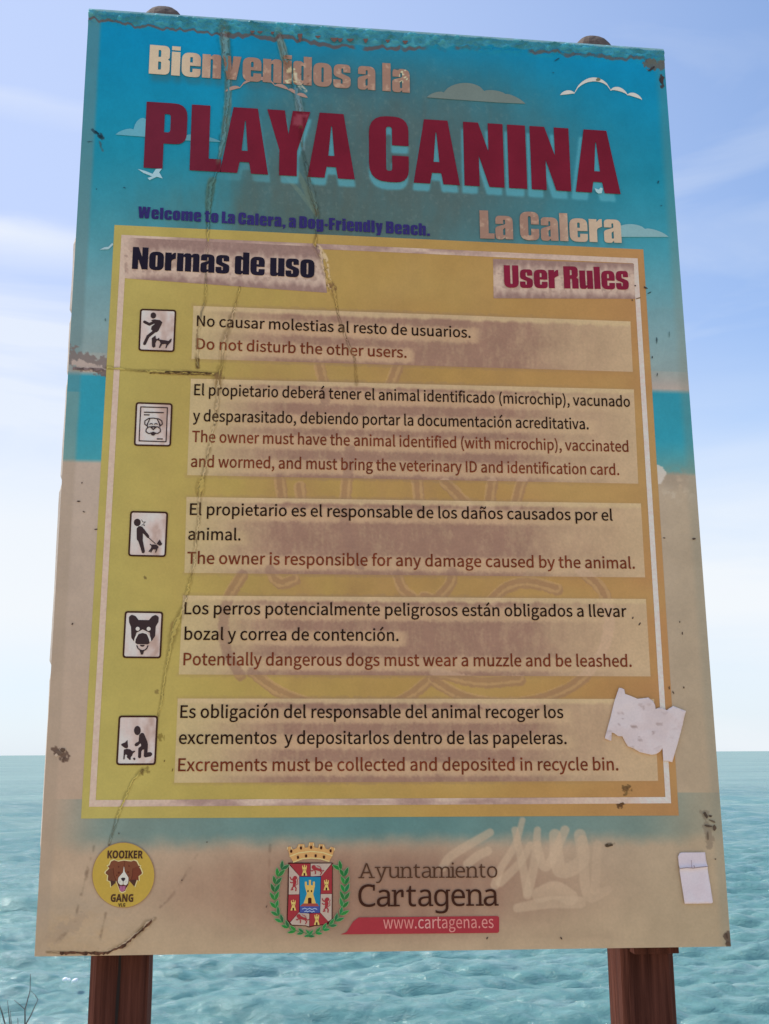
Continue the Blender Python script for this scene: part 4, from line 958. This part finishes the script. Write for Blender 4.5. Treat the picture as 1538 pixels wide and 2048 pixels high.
lion_up(525, 820); lion_up(1018, 1150); lion_walk(880, 610); lion_walk(650, 1362)
f.build('shield', -.0014, CREST, step=.000012)
f = Flat()
def branch(pts, side, n):
    L_ = [0]
    for a, b in zip(pts, pts[1:]): L_.append(L_[-1]+math.hypot(b[0]-a[0], b[1]-a[1]))
    ts = np.linspace(0, L_[-1], 60); px = np.interp(ts, L_, [p[0] for p in pts]); py = np.interp(ts, L_, [p[1] for p in pts])
    f.many(stroke(list(zip(px[::3], py[::3])), 9), (70, 120, 78), ZE)
    for k in range(n):
        u = (k+.2)/n*L_[-1]; x = np.interp(u, ts, px); y = np.interp(u, ts, py); x2 = np.interp(u-8, ts, px) if u > 8 else 2*x-np.interp(u+8, ts, px); y2 = np.interp(u-8, ts, py) if u > 8 else 2*y-np.interp(u+8, ts, py)
        a = math.atan2(y2-y, x2-x)
        for s in (-1, 1):
            aa = a+s*(.42+.12*random.random()); ln = (138+34*random.random())*(1-.35*(u/L_[-1])**2); wd = 27*(1-.3*(u/L_[-1])**2)
            c, q = math.cos(aa), math.sin(aa)
            lf = [(0, 0), (.22, .8), (.5, 1), (.78, .6), (1, 0), (.78, -.6), (.5, -1), (.22, -.8)]
            f.add([[(x+c*ln*i*1.06-q*wd*j*1.25, y+q*ln*i*1.06+c*wd*j*1.25) for i, j in lf]], (122, 150, 112), ZE)
            f.add([[(x+c*ln*i-q*wd*j, y+q*ln*i+c*wd*j) for i, j in lf]], tuple(v*(.85+.3*random.random()) for v in GRN), ZE)
branch([(345, 590), (280, 700), (235, 850), (222, 1000), (235, 1150), (275, 1300), (350, 1420), (480, 1530), (720, 1590), (880, 1645)], 1, 12)
branch([(1230, 590), (1290, 680), (1308, 820), (1305, 960), (1290, 1120), (1240, 1300), (1130, 1430), (950, 1540), (830, 1590), (650, 1660)], -1, 12)
f.build('laurel_wreath', -.0014, CREST, step=.000012)
# red web address bar
ZW = Zoom(700, 1700, 4.806)
WEB = bpy.data.objects.new('web_banner', None); col.objects.link(WEB); WEB.parent = SIGN
_x, _z = bp(850, 1850); WEB.location = Vector((float(_x), 0, float(_z)))-SIGN.location
Flat().add([rnd([(681, 1868.6), (693, 1864, 8), (706, 1843, 8), (717, 1834.6, 5), (998, 1831.8, 5), (998, 1865.5, 5)])], (146, 50, 58)).build('bar', -.0013, WEB)
text_line('lettering', 'www.cartagena.es', F_TEXT, (766.2, 1856.8), (987, 1855.4), .0196, (206, 128, 124), WEB, y=-.0019, offset=.002)
# slab letters: sans skeletons with added slabs
def slab(text, p0, p1, cap_px, c, label, off=-.012):
    x0, z0 = bp(*p0); x1, z1 = bp(*p1); pxm = 1.0/abs(float(bp(p0[0], p0[1]-100)[1]-z0)/100)
    cap = capheight(F_SANS, 'E'); k = cap_px/pxm/cap; V = []; F = []; x = 0; SW = .036; SL = .046
    SER = {'A': ['Fl', 'Fr'], 'y': ['Tl', 'Tr'], 'u': ['TL', 'TC', 'BR'], 'n': ['Bl', 'Br', 'TL'], 'm': ['Bl', 'Bm', 'Br', 'TL'], 'i': ['Bl', 'XL'], 'r': ['Bl', 'TL', 'ball'], 'a': ['BR'], 'C': ['Cu', 'Cd'], 'g': ['TR'], 't': []}
    xh = glyph_mesh('x', F_SANS)[0][:, 1].max()
    def box(a, b, q, d): 
        o = len(V); V.extend([(a, q), (b, q), (b, d), (a, d)]); F.append((o, o+1, o+2, o+3))
    st = .085
    for ch in text:
        gv, gf = glyph_mesh(ch, F_SANS, off); lo = gv[:, 0].min(); wd = gv[:, 0].max()-lo
        lead = SL*.75 if ch in 'Anmirytu' else .015
        x += lead; o = len(V); V.extend([(p[0]-lo+x, p[1]) for p in gv]); F.extend([tuple(i+o for i in q) for q in gf])
        tail = .035
        for s in SER.get(ch, []):
            if s == 'Fl': box(x-.045, x+st+.055, 0, SW)
            if s == 'Fr': box(x+wd-st-.055, x+wd+.045, 0, SW); tail = .05
            if s == 'Tl': box(x-.04, x+st+.055, xh-SW, xh)
            if s == 'Tr': box(x+wd-st-.05, x+wd+.04, xh-SW, xh); tail = .05
            if s == 'TL': box(x-SL, x+.02, xh-SW, xh-.002)
            if s == 'TC': box(x+wd-st-SL-.0, x+wd-.01, xh-SW, xh-.002)
            if s == 'BR': box(x+wd-.03, x+wd+SL, 0.002, SW); tail = SL+.005
            if s == 'Bl': box(x-SL, x+st+SL, 0.002, SW)
            if s == 'Br': box(x+wd-st-SL, x+wd+SL, 0.002, SW); tail = SL*.75
            if s == 'Bm': box(x+wd/2-st/2-SL, x+wd/2+st/2+SL, 0.002, SW)
            if s == 'XL': box(x-SL, x+.02, xh-SW, xh-.002); tail = SL*.8
            if s == 'ball': box(x+wd-.045, x+wd+.01, xh-.16, xh-.02)
            if s == 'Cu': box(x+wd-.035, x+wd+.004, cap*.72, cap*.99)
            if s == 'Cd': box(x+wd-.02, x+wd+.012, cap*.05, cap*.16)
            if s == 'TR': box(x+wd-.03, x+wd+SL, xh-SW, xh-.002); tail = SL+.01
        x += wd+tail
    V = np.array(V); lo, hi = V[:, 0].min(), V[:, 0].max(); f_ = (V[:, 0]-lo)/(hi-lo)
    P = np.stack([x0+(x1-x0)*f_, np.full(len(V), -.0018), z0+(z1-z0)*f_+V[:, 1]*k], -1)
    for q in F:
        if len(q) == 4 and abs(V[q[0], 1]-V[q[1], 1]) < 1e-9: P[list(q), 1] -= .0002
    me = bpy.data.meshes.new('lettering'); me.from_pydata([tuple(q) for q in P], [], F); me.update()
    C = np.zeros((len(V), 3))+np.array(c, float)
    a = me.color_attributes.new('ink', 'FLOAT_COLOR', 'POINT'); a.data.foreach_set('color', np.c_[paint(C), np.ones(len(V))].astype(np.float32).ravel())
    link('lettering', me, LET, SIGN, label)
slab('Ayuntamiento', (716.5, 1756.3), (994.5, 1755), 30, (74, 50, 38), 'brown Ayuntamiento lettering', -.003)
slab('Cartagena', (716.5, 1813.2), (997, 1811.2), 44, (56, 32, 24), 'dark brown Cartagena lettering', 0)

# ---- raised creases and tears crossing the print (over the letters)
def crease(cr, seed, label, y=-.0012):
    rng = np.random.RandomState(seed); pts = []; n = len(cr)
    for k in range(n-1):
        (xa, ya, wa), (xb, yb, wb) = cr[k], cr[k+1]; m = max(2, int(math.hypot(xb-xa, yb-ya)/3.2))
        for j in range(m): u = j/m; pts.append((xa+(xb-xa)*u+rng.randn()*1.0, ya+(yb-ya)*u+rng.randn()*.6, (wa+(wb-wa)*u)))
    V = []; F = []; K = len(pts); PX = []; PY = []
    for i, (x, y_, wd) in enumerate(pts):
        a = np.array(pts[max(0, i-1)][:2]); b = np.array(pts[min(K-1, i+1)][:2]); d = b-a; nn = np.array([-d[1], d[0]])/(np.linalg.norm(d)+1e-6)
        gap = .2+.8*float(sm(.22, .4, vn(i, seed)))
        hw = wd*.62*(.5+.8*vn(i*2.6, seed+3)+.15*rng.rand())*gap
        prof = [(-1, 0), (-.35, .6), (.1, 1), (.5, .25), (1, 0)]
        X = np.array([x+nn[0]*hw*p for p, h in prof]); Y = np.array([y_+nn[1]*hw*p for p, h in prof])
        PX.append(X); PY.append(Y)
        px_, pz_ = bp(X, Y)
        for q, (p, h) in enumerate(prof):
            V.append((px_[q], y-min(.0012, .00014*hw)*h, pz_[q]))
        if i:
            for q in range(4): a_ = (i-1)*5+q; F.append((a_, a_+1, a_+6, a_+5))
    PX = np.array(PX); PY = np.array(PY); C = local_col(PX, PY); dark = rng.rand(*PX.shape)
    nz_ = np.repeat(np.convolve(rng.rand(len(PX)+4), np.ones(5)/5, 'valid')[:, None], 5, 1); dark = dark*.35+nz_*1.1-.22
    C = C*(.96+.08*rng.rand(*PX.shape))[..., None]*np.where(dark < .13, .5, np.where(dark > .90, 1.16, np.where((np.arange(5) == 3) & (dark > .35), .75, 1)))[..., None]  # besides the dark bits, ridge highlights and a shaded flank are painted in
    link('film_crease', mesh_np('film_crease', V, F, paint(C).reshape(-1, 3), smooth=False), INK, SIGN, label)
def vn(i, seed): return float(vnoise(np.array([i*1.0]), np.array([0.0]), 7, seed)[0])
for k, (cr, lb) in enumerate(zip(CRACKS, ['long crease from the top edge down to the first rule', 'long crease zigzagging down beside the rules', 'crease below the lowest pictogram', 'crease from the top edge past the heading', 'horizontal tear across the yellow panel', 'dark curled tear in the lower corner'])):
    crease(cr, 60+k, lb)
# dark torn lips
def lip(pts, c, label, wd=3.0, y=-.0018):
    rng = np.random.RandomState(int(pts[0][0])); f = Flat(); P = []
    for a, b in zip(pts, pts[1:]):
        m = max(2, int(math.hypot(b[0]-a[0], b[1]-a[1])/4))
        for j in range(m): u = j/m; P.append((a[0]+(b[0]-a[0])*u, a[1]+(b[1]-a[1])*u))
    up = [(p[0], p[1]-wd*.4*(.4+rng.rand())) for p in P]; dn_ = [(p[0]+rng.randn()*.6, p[1]+wd*(.2+.9*rng.rand())) for p in P]
    for k in range(len(P)-1): f.add([[up[k], up[k+1], dn_[k+1], dn_[k]]], tuple(np.array(c)*(.8+.5*rng.rand())))
    f.build('torn_lip', y, SIGN, mat=INK, label=label, step=0)
lip([(120, 1905), (215, 1905), (248, 1890), (272, 1870), (296, 1848), (308, 1838)], (74, 50, 38), 'dark torn edge in the lower left corner', 5.5)
lip([(330, 744), (372, 744), (428, 747)], (74, 56, 34), None, 2.6)
lip([(300, 746), (345, 747), (400, 749), (425, 750)], (96, 76, 44), None, 2.2)
lip([(146, 737), (180, 738), (212, 740)], (92, 78, 78), None, 4.5)
def drip(x, y0, ln, wd, c=(98, 74, 70)):
    Flat().add([rnd([(x-wd, y0), (x+wd, y0), (x+wd*.5, y0+ln*.7, 2), (x, y0+ln, 1), (x-wd*.5, y0+ln*.7, 2)])], c).build('torn_flap', -.0042, SIGN, mat=INK)
for q in ((600, 70, 18, 5), (731, 80, 9, 5), (505, 64, 6, 5), (668, 78, 9, 8), (680, 79, 8, 6), (700, 80, 6, 8), (636, 74, 5, 6), (545, 66, 6, 4), (520, 65, 5, 6), (775, 82, 6, 5), (810, 84, 7, 6)): drip(*q)
def bits(lst):                       # small dark chips and specks
    for k, (x, y_, a, b_, rot, c) in enumerate(lst):
        rng = np.random.RandomState(k); q = [(x+math.cos(t_)*a*(.6+.6*rng.rand())*math.cos(rot)-math.sin(t_)*b_*math.sin(rot), y_+math.cos(t_)*a*math.sin(rot)+math.sin(t_)*b_*(.6+.6*rng.rand())*math.cos(rot)) for t_ in np.linspace(0, 6.28, 9)[:-1]]
        Flat().add([q], c).build('paint_chip', -.0017, SIGN, mat=INK)
SP = (66, 52, 46)
bits([(158, 1003, 4, 1.4, 0, SP), (168, 1024, 3, 1.4, .3, SP), (192, 1059, 4, 1.4, -.1, SP), (164, 966, 1.6, 2, 0, SP), (145, 1248, 1.6, 2.4, .5, SP), (1328, 1076, 3, 1.2, .1, SP), (1387, 1078, 4, 2, 0, SP),
      (1279, 1248, 1.6, 4, .6, SP), (1265, 1236, 1.4, 3, .4, SP), (1359, 1244, 1.2, 3, 0, SP), (1364, 1267, 1.2, 3.5, 0, SP), (1338, 1376, 1.2, 4, 0, SP), (1346, 1385, 1.4, 3.5, -.4, SP), (1367, 1375, 1.2, 2.6, -.1, SP),
      (1313, 680, 1.4, 8, 0, (60, 76, 80)), (1338, 670, 1, 7, 0, (80, 104, 108)), (1304, 715, 1.6, 3.4, 0, (44, 50, 52)), (1314, 750, 1.2, 4, .2, (60, 66, 66)), (1291, 576, 5, 2, .4, SP), (1299, 586, 5, 1.4, -.4, (50, 70, 74)),
      (1270, 572, 2, 1.4, 0, SP), (1276, 597, 7, 1.4, -.2, (110, 84, 60)), (1264, 601, 2, 2, 0, (90, 70, 50)), (1113, 120, 7, 1.2, -.5, (30, 70, 90)), (1106, 146, 2, 1, 0, (30, 80, 100)), (193, 379, 1, 2, 0, (34, 66, 78)), (249, 376, 3, 1.4, .2, (34, 80, 98)),
      (211, 640, 1.2, 3, 0, (80, 100, 104)), (1316, 365, 1.4, 4, .2, (26, 74, 92)), (1322, 412, 1.8, 1.2, 0, (34, 84, 100)), (1196, 160, 5, 4, 0, (104, 104, 84)), (1219, 1691, 8, 2.6, -.35, (72, 58, 44)), (1213, 1690, 3, 4, .5, (72, 58, 44)),
      (1411, 1630, 3, 8, -.5, (70, 58, 50)), (1420, 1632, 5, 2, .2, (70, 58, 50)), (1424, 1642, 8, 2.4, .4, (92, 80, 68)), (1416, 1652, 8, 3, .1, (76, 64, 54)), (1428, 1656, 4, 6, 0, (80, 66, 56)), (1415, 1672, 2, 9, 0, (96, 82, 68)), (1453, 1872, 2, 7, -.2, (78, 62, 52)), (1456, 1887, 5, 4, 0, (84, 68, 58)),
      (1303, 138, 9, 2.4, -.6, (52, 46, 48)), (1324, 160, 3, 9, .2, (60, 50, 50)), (1296, 122, 6, 3, 0, (96, 86, 84)), (1430, 1718, 1.6, 1.6, 0, SP), (238, 1667, 1, 2.4, 0, SP), (414, 1684, 1.4, 1.4, 0, SP), (364, 1760, 1.6, 1.6, 0, SP), (533, 1813, 1, 3.4, .3, SP), (974, 1876, 1.4, 3, .6, SP), (1122, 1876, 1.6, 3, -.6, SP),
      (118, 1505, 8, 5, .3, (98, 80, 70)), (126, 1500, 5, 5, 0, (84, 66, 56)), (113, 1510, 4, 4, 0, (172, 152, 136)), (127, 1519, 3, 4, 0, (90, 70, 60)), (194, 266, 7, 1.6, .6, (24, 50, 62)), (201, 273, 5, 3, .5, (24, 50, 62)), (200, 287, 1.4, 6, -.3, (60, 92, 104)), (180, 284, 6, 1, 0, (50, 80, 92)),
      (1250, 1577, 5, 6, .4, (108, 80, 50)), (1257, 1575, 6, 2, -.4, (108, 80, 50)), (1252, 1587, 2.4, 6, .2, (118, 92, 56)), (1242, 1609, 8, 3.4, -.5, (88, 62, 40)), (345, 1540, 1, 4, .2, (104, 84, 44)), (329, 1522, 1.2, 3, .3, (104, 84, 44))])

# ---------------------------------------------------------------- things stuck on the sign
def relief_sheet(name, outline, y, colr, label, cat, wrinkle, cell=.004, curl=None):
    f = Flat().add([outline], (0, 0, 0)); o = f.build(name, y, None, mat=PAPER, step=0); dice(o.data, cell)
    n = len(o.data.vertices); cc = np.zeros(n*3, np.float32); o.data.vertices.foreach_get('co', cc); cc = cc.reshape(-1, 3).astype(float)
    X, Y = pj(cc[:, 0], cc[:, 2]); cc[:, 1] -= wrinkle*fbm(X, Y, 26, 170)+.4*wrinkle*fbm(X, Y, 8, 171)+(curl(X, Y) if curl else 0)
    C = colr(X, Y)
    o.data.vertices.foreach_set('co', cc.astype(np.float32).ravel())
    o.data.color_attributes['ink'].data.foreach_set('color', np.c_[paint(C), np.ones(n)].astype(np.float32).ravel())
    m = o.modifiers.new('thickness', 'SOLIDIFY'); m.thickness = .0005; m.offset = -1
    tag(o, label, cat); return o
ZT = Zoom(1180, 1350, 5.127)
TORN = ZT([(290, 132), (320, 136), (345, 150), (352, 195), (400, 212), (480, 245), (530, 240), (590, 232), (640, 270), (660, 310), (665, 350), (700, 335), (740, 345), (780, 362), (800, 345), (845, 318), (910, 345), (975, 370), (955, 440), (940, 520), (905, 650), (880, 740), (835, 895), (800, 885), (745, 880), (735, 750), (715, 780), (690, 800), (655, 815), (620, 818), (500, 790), (440, 755), (380, 730), (350, 680), (325, 630), (280, 628), (245, 600), (215, 590), (212, 675), (180, 668), (145, 650), (160, 590), (200, 450), (240, 280)])
def torn_col(X, Y):
    C = np.zeros(X.shape+(3,))+np.array([190, 177, 181.])
    C = lerp(C, (182, 167, 170), sm(.45, .65, fbm(X, Y, 30, 172))*.6)
    return lerp(C, (138, 118, 116), sm(.66, .73, fbm(X*.6+Y*.4, Y-X*.3, 9, 173, 3))*np.exp(-(((X-1275)/55)**2+((Y-1452)/40)**2))*.9)
relief_sheet('torn_paper', TORN, -.0034, torn_col, 'torn scrap of white paper stuck across the yellow panel and its pale border line', 'torn paper', .0012)
ZS = Zoom(1000, 1600, 2.859)
SLIP = ZS([(1034, 299), (1100, 299), (1168, 298), (1172, 330), (1180, 378), (1197, 480), (1213, 583), (1205, 590), (1130, 591), (1052, 592), (1030, 450), (1020, 388), (1014, 322), (1022, 304)])
SLO = relief_sheet('paper_slip', SLIP, -.0034, lambda X, Y: (np.zeros(X.shape+(3,))+np.array([190, 178, 188.]))*(1+.06*(fbm(X, Y, 20, 175)-.5))[..., None],
             'small white paper slip pasted in the lower right of the sign', 'paper', .0005, curl=lambda X, Y: .003*np.exp(-((Y-1600-378/2.859-(1180-(X-1000)*2.859)*.06/2.859)/3.0)**2))
f = Flat().many(stroke([(1020, 389), (1060, 384), (1095, 387), (1130, 382), (1178, 377)], 4), (120, 104, 112), ZS).many(stroke([(1083, 342), (1086, 384)], 3), (140, 122, 130), ZS).many(stroke([(1098, 372), (1104, 386)], 4), (130, 112, 120), ZS)
f.build('crease_line', -.0084, SLO, mat=PAPER)  # dark lines along and beside the slip's crease
# round dog sticker
ZK = Zoom(170, 1660, 9.61)
STK = thing('round_sticker', 'round yellow sticker with a brown dog head in the lower left of the sign', 'sticker')
_x, _z = bp(248, 1750); STK.location = (float(_x), -.002, float(_z)); bpy.context.view_layer.update()
f = Flat().add([disc(740, 865, 604, 631, 64)], (140, 108, 84), ZK).add([disc(740, 865, 592, 619, 64)], (170, 142, 64), ZK); f.build('disc', -.0018, STK, mat=INK)
HEAD = [(505, 602, 20), (565, 576, 30), (640, 605, 10), (750, 585, 40), (890, 603, 10), (940, 581, 30), (992, 602, 20), (1030, 680), (1066, 692), (1048, 715), (1068, 742), (1098, 815, 10), (1090, 845, 10), (1032, 885), (1036, 972), (1000, 955), (952, 1086), (868, 990), (842, 985), (805, 1095, 20), (775, 1165, 30), (715, 1192, 40), (672, 1160, 30), (645, 1080), (600, 968), (585, 1020), (508, 1088), (492, 985), (440, 965), (448, 870), (398, 830, 10), (405, 800, 10), (470, 735), (440, 690), (475, 675)]
HC = [((p[0]-745)*1.07+745, (p[1]-845)*1.075+845)+tuple(p[2:]) for p in HEAD]
f = Flat().add([rnd(HC)], (212, 176, 128), ZK); f.add([rnd(HEAD)], (110, 66, 48), ZK)
f.add([[(545, 740), (565, 860), (600, 968), (585, 1020), (508, 1088), (492, 985), (440, 965), (448, 870), (398, 830), (470, 735)]], (100, 62, 46), ZK)
f.add([[(925, 740), (905, 880), (868, 990), (952, 1086), (1000, 955), (1036, 972), (1032, 885), (1090, 845), (1068, 742), (1000, 700)]], (104, 56, 42), ZK)
f.many(stroke([(545, 735), (560, 870), (600, 965)], 12), (84, 44, 34), ZK).many(stroke([(925, 740), (912, 880), (870, 985)], 12), (84, 44, 34), ZK).many(stroke([(765, 600), (758, 700)], 7), (88, 46, 36), ZK)
f.add([[(500, 960), (560, 985), (596, 975), (585, 1020), (508, 1088)]], (70, 48, 42), ZK).add([[(870, 985), (900, 955), (990, 955), (952, 1086)]], (70, 46, 40), ZK)
f.add([rnd([(640, 1040), (735, 1070), (835, 1030), (805, 1100, 20), (770, 1120), (680, 1110)])], (84, 40, 44), ZK)
f.add([rnd([(752, 690), (768, 800, 10), (838, 910, 30), (838, 1010, 40), (790, 1062, 30), (735, 1040), (690, 1060, 30), (633, 1000, 30), (648, 910, 30), (735, 810, 10)])], (200, 186, 178), ZK)
f.add([rnd([(690, 930, 20), (720, 912, 15), (765, 912, 15), (783, 928, 15), (765, 965, 10), (740, 985, 8), (715, 968, 10)])], (52, 42, 46), ZK).many(stroke([(738, 980), (736, 1045)], 9), (60, 44, 46), ZK)
f.add([rnd([(665, 1072), (735, 1075), (785, 1075), (775, 1150, 30), (712, 1192, 30), (668, 1150, 20)])], (150, 92, 122), ZK).many(stroke([(722, 1078), (716, 1150)], 7), (112, 62, 92), ZK)
f.many(stroke([(632, 985), (650, 1065), (672, 1100)], 10), (72, 40, 40), ZK).many(stroke([(840, 985), (825, 1055), (790, 1105)], 10), (72, 40, 40), ZK)
for x, y_, r_ in ((655, 820, 17), (832, 808, 17), (615, 868, 10), (850, 865, 10), (650, 705, 12), (850, 690, 12)): f.add([disc(x, y_, r_, r_*1.2, 12)], (84, 42, 34), ZK)
for x, y_ in ((680, 985), (665, 1000), (775, 1000), (795, 985)): f.add([disc(x, y_, 6, n=8)], (150, 134, 130), ZK)
f.build('dog_head', -.0022, STK)
BOLD = lambda q: ''.join(chr(0x1D5D4+ord(c)-65) for c in q)
text_line('lettering', BOLD('KOOIKER'), F_SANS, ZK([(432, 540)])[0], ZK([(1115, 542)])[0], .0122, (70, 48, 38), STK, y=-.0024, offset=.012)
text_line('lettering', BOLD('GANG'), F_SANS, ZK([(495, 1375)])[0], ZK([(930, 1375)])[0], .0118, (74, 50, 38), STK, y=-.0024, offset=.012)
text_line('lettering', BOLD('VLG'), F_SANS, ZK([(640, 1470)])[0], ZK([(775, 1470)])[0], .0055, (74, 52, 38), STK, y=-.0024, offset=.008)

# ---------------------------------------------------------------- bare shrub at the edge of the bank
def shrub():
    yp = 1.75; V = []; F = []
    def tube(pts, r0, r1):
        n = 6; base = len(V); K = len(pts); r0 *= .72; r1 *= .72
        for i, p in enumerate(pts):
            a = Vector(pts[max(0, i-1)]); b = Vector(pts[min(K-1, i+1)]); d = (b-a).normalized(); u = d.orthogonal().normalized(); v = d.cross(u); r = r0+(r1-r0)*i/(K-1)
            for q in range(n): an = 2*math.pi*q/n; V.append(tuple(Vector(p)+u*math.cos(an)*r+v*math.sin(an)*r))
        for i in range(K-1):
            for q in range(n): a = base+i*n+q; b = base+i*n+(q+1) % n; F.append((a, b, b+n, a+n))
    def P(px, py, dy=0): x, z = bp(px, py, yp+dy); return (float(x), yp+dy, float(z))
    root = P(30, 2700)
    root = (root[0], yp, .0)
    for pts, r0, r1, dy in (
        ([(50, 2048), (50, 2019), (60, 1982), (61, 1948)], .0035, .0012, 0), ([(62, 2030), (70, 2012), (76, 1999)], .0025, .0014, 0), ([(50, 2019), (40, 2010), (28, 2000)], .002, .0008, 0),
        ([(76, 1999), (70, 1990), (62, 1982)], .0016, .001, 0), ([(10, 2048), (4, 2025), (-5, 2000)], .0035, .0018, .05), ([(20, 2048), (18, 2030), (15, 2001)], .0028, .001, .03),
        ([(36, 2048), (36, 2042), (35, 2036)], .0018, .0008, -.03), ([(23, 2048), (21, 2030), (21, 2022)], .0018, .0008, .02), ([(52, 2048), (62, 2030)], .003, .0026, 0)):
        tube([P(*q, dy) for q in pts], r0, r1)
        if pts[0][1] >= 2048:
            p = P(*pts[0], dy); mid = ((p[0]+root[0])/2+.03*(p[0]-root[0]), yp+dy*.6, p[2]*.5); tube([root, mid, p], r0*1.9, r0)
    rng = np.random.RandomState(4)
    for k in range(26):
        x0 = root[0]+rng.randn()*.13; h = .35+.24*rng.rand(); tube([root, (root[0]*.4+x0*.6, yp+rng.randn()*.05, h*.5), (x0, yp+rng.randn()*.12, h)], .004, .001)
    me = bpy.data.meshes.new('bare_shrub'); me.from_pydata(V, [], F); me.update()
    for p in me.polygons: p.use_smooth = True
    tag(link('bare_shrub', me, TWIG), 'bare twiggy shrub at the edge of the bank in the lower left', 'shrub')
shrub()

# ---------------------------------------------------------------- small white spots on the water
def at_sea(px, py):
    q = np.array([(px-769)/FPX, (py-1024)/FPX, 1.0]) @ RM; t = (SEA+.22-CAM[2])/q[2]; return CAM+t*q, t
def spots():  # solid white ovals set just above the water
    for px, py, rx, rz, lb in ((130.5, 1959, 5.0, 3.6, 'white oval spot on the sea, leftmost of three beside the left post'), (138.5, 1959.5, 2.6, 2.8, 'tiny white spot between two larger ones on the sea'), (150, 1961, 5.4, 3.6, 'tilted white oval spot on the sea, nearest the left post')):
        p, t = at_sea(px, py); k = t/FPX*1.2
        V = []; F = []; n, m = 14, 8
        for j in range(m+1):
            la = -math.pi/2+math.pi*j/m
            for i in range(n):
                a = 2*math.pi*i/n; V.append((rx*k*math.cos(la)*math.cos(a), rx*k*.8*math.cos(la)*math.sin(a), rz*k*math.sin(la)+.25*rx*k*math.cos(la)*math.cos(a)*(1 if px > 145 else .3)))
        for j in range(m):
            for i in range(n): a = j*n+i; b = j*n+(i+1) % n; F.append((a, b, b+n, a+n))
        me = bpy.data.meshes.new('white_spot'); me.from_pydata(V, [], F); me.update()
        for q in me.polygons: q.use_smooth = True
        o = link('white_spot', me, SPOTM); o.location = p; tag(o, lb, 'float', 'white spots on the sea')
spots()
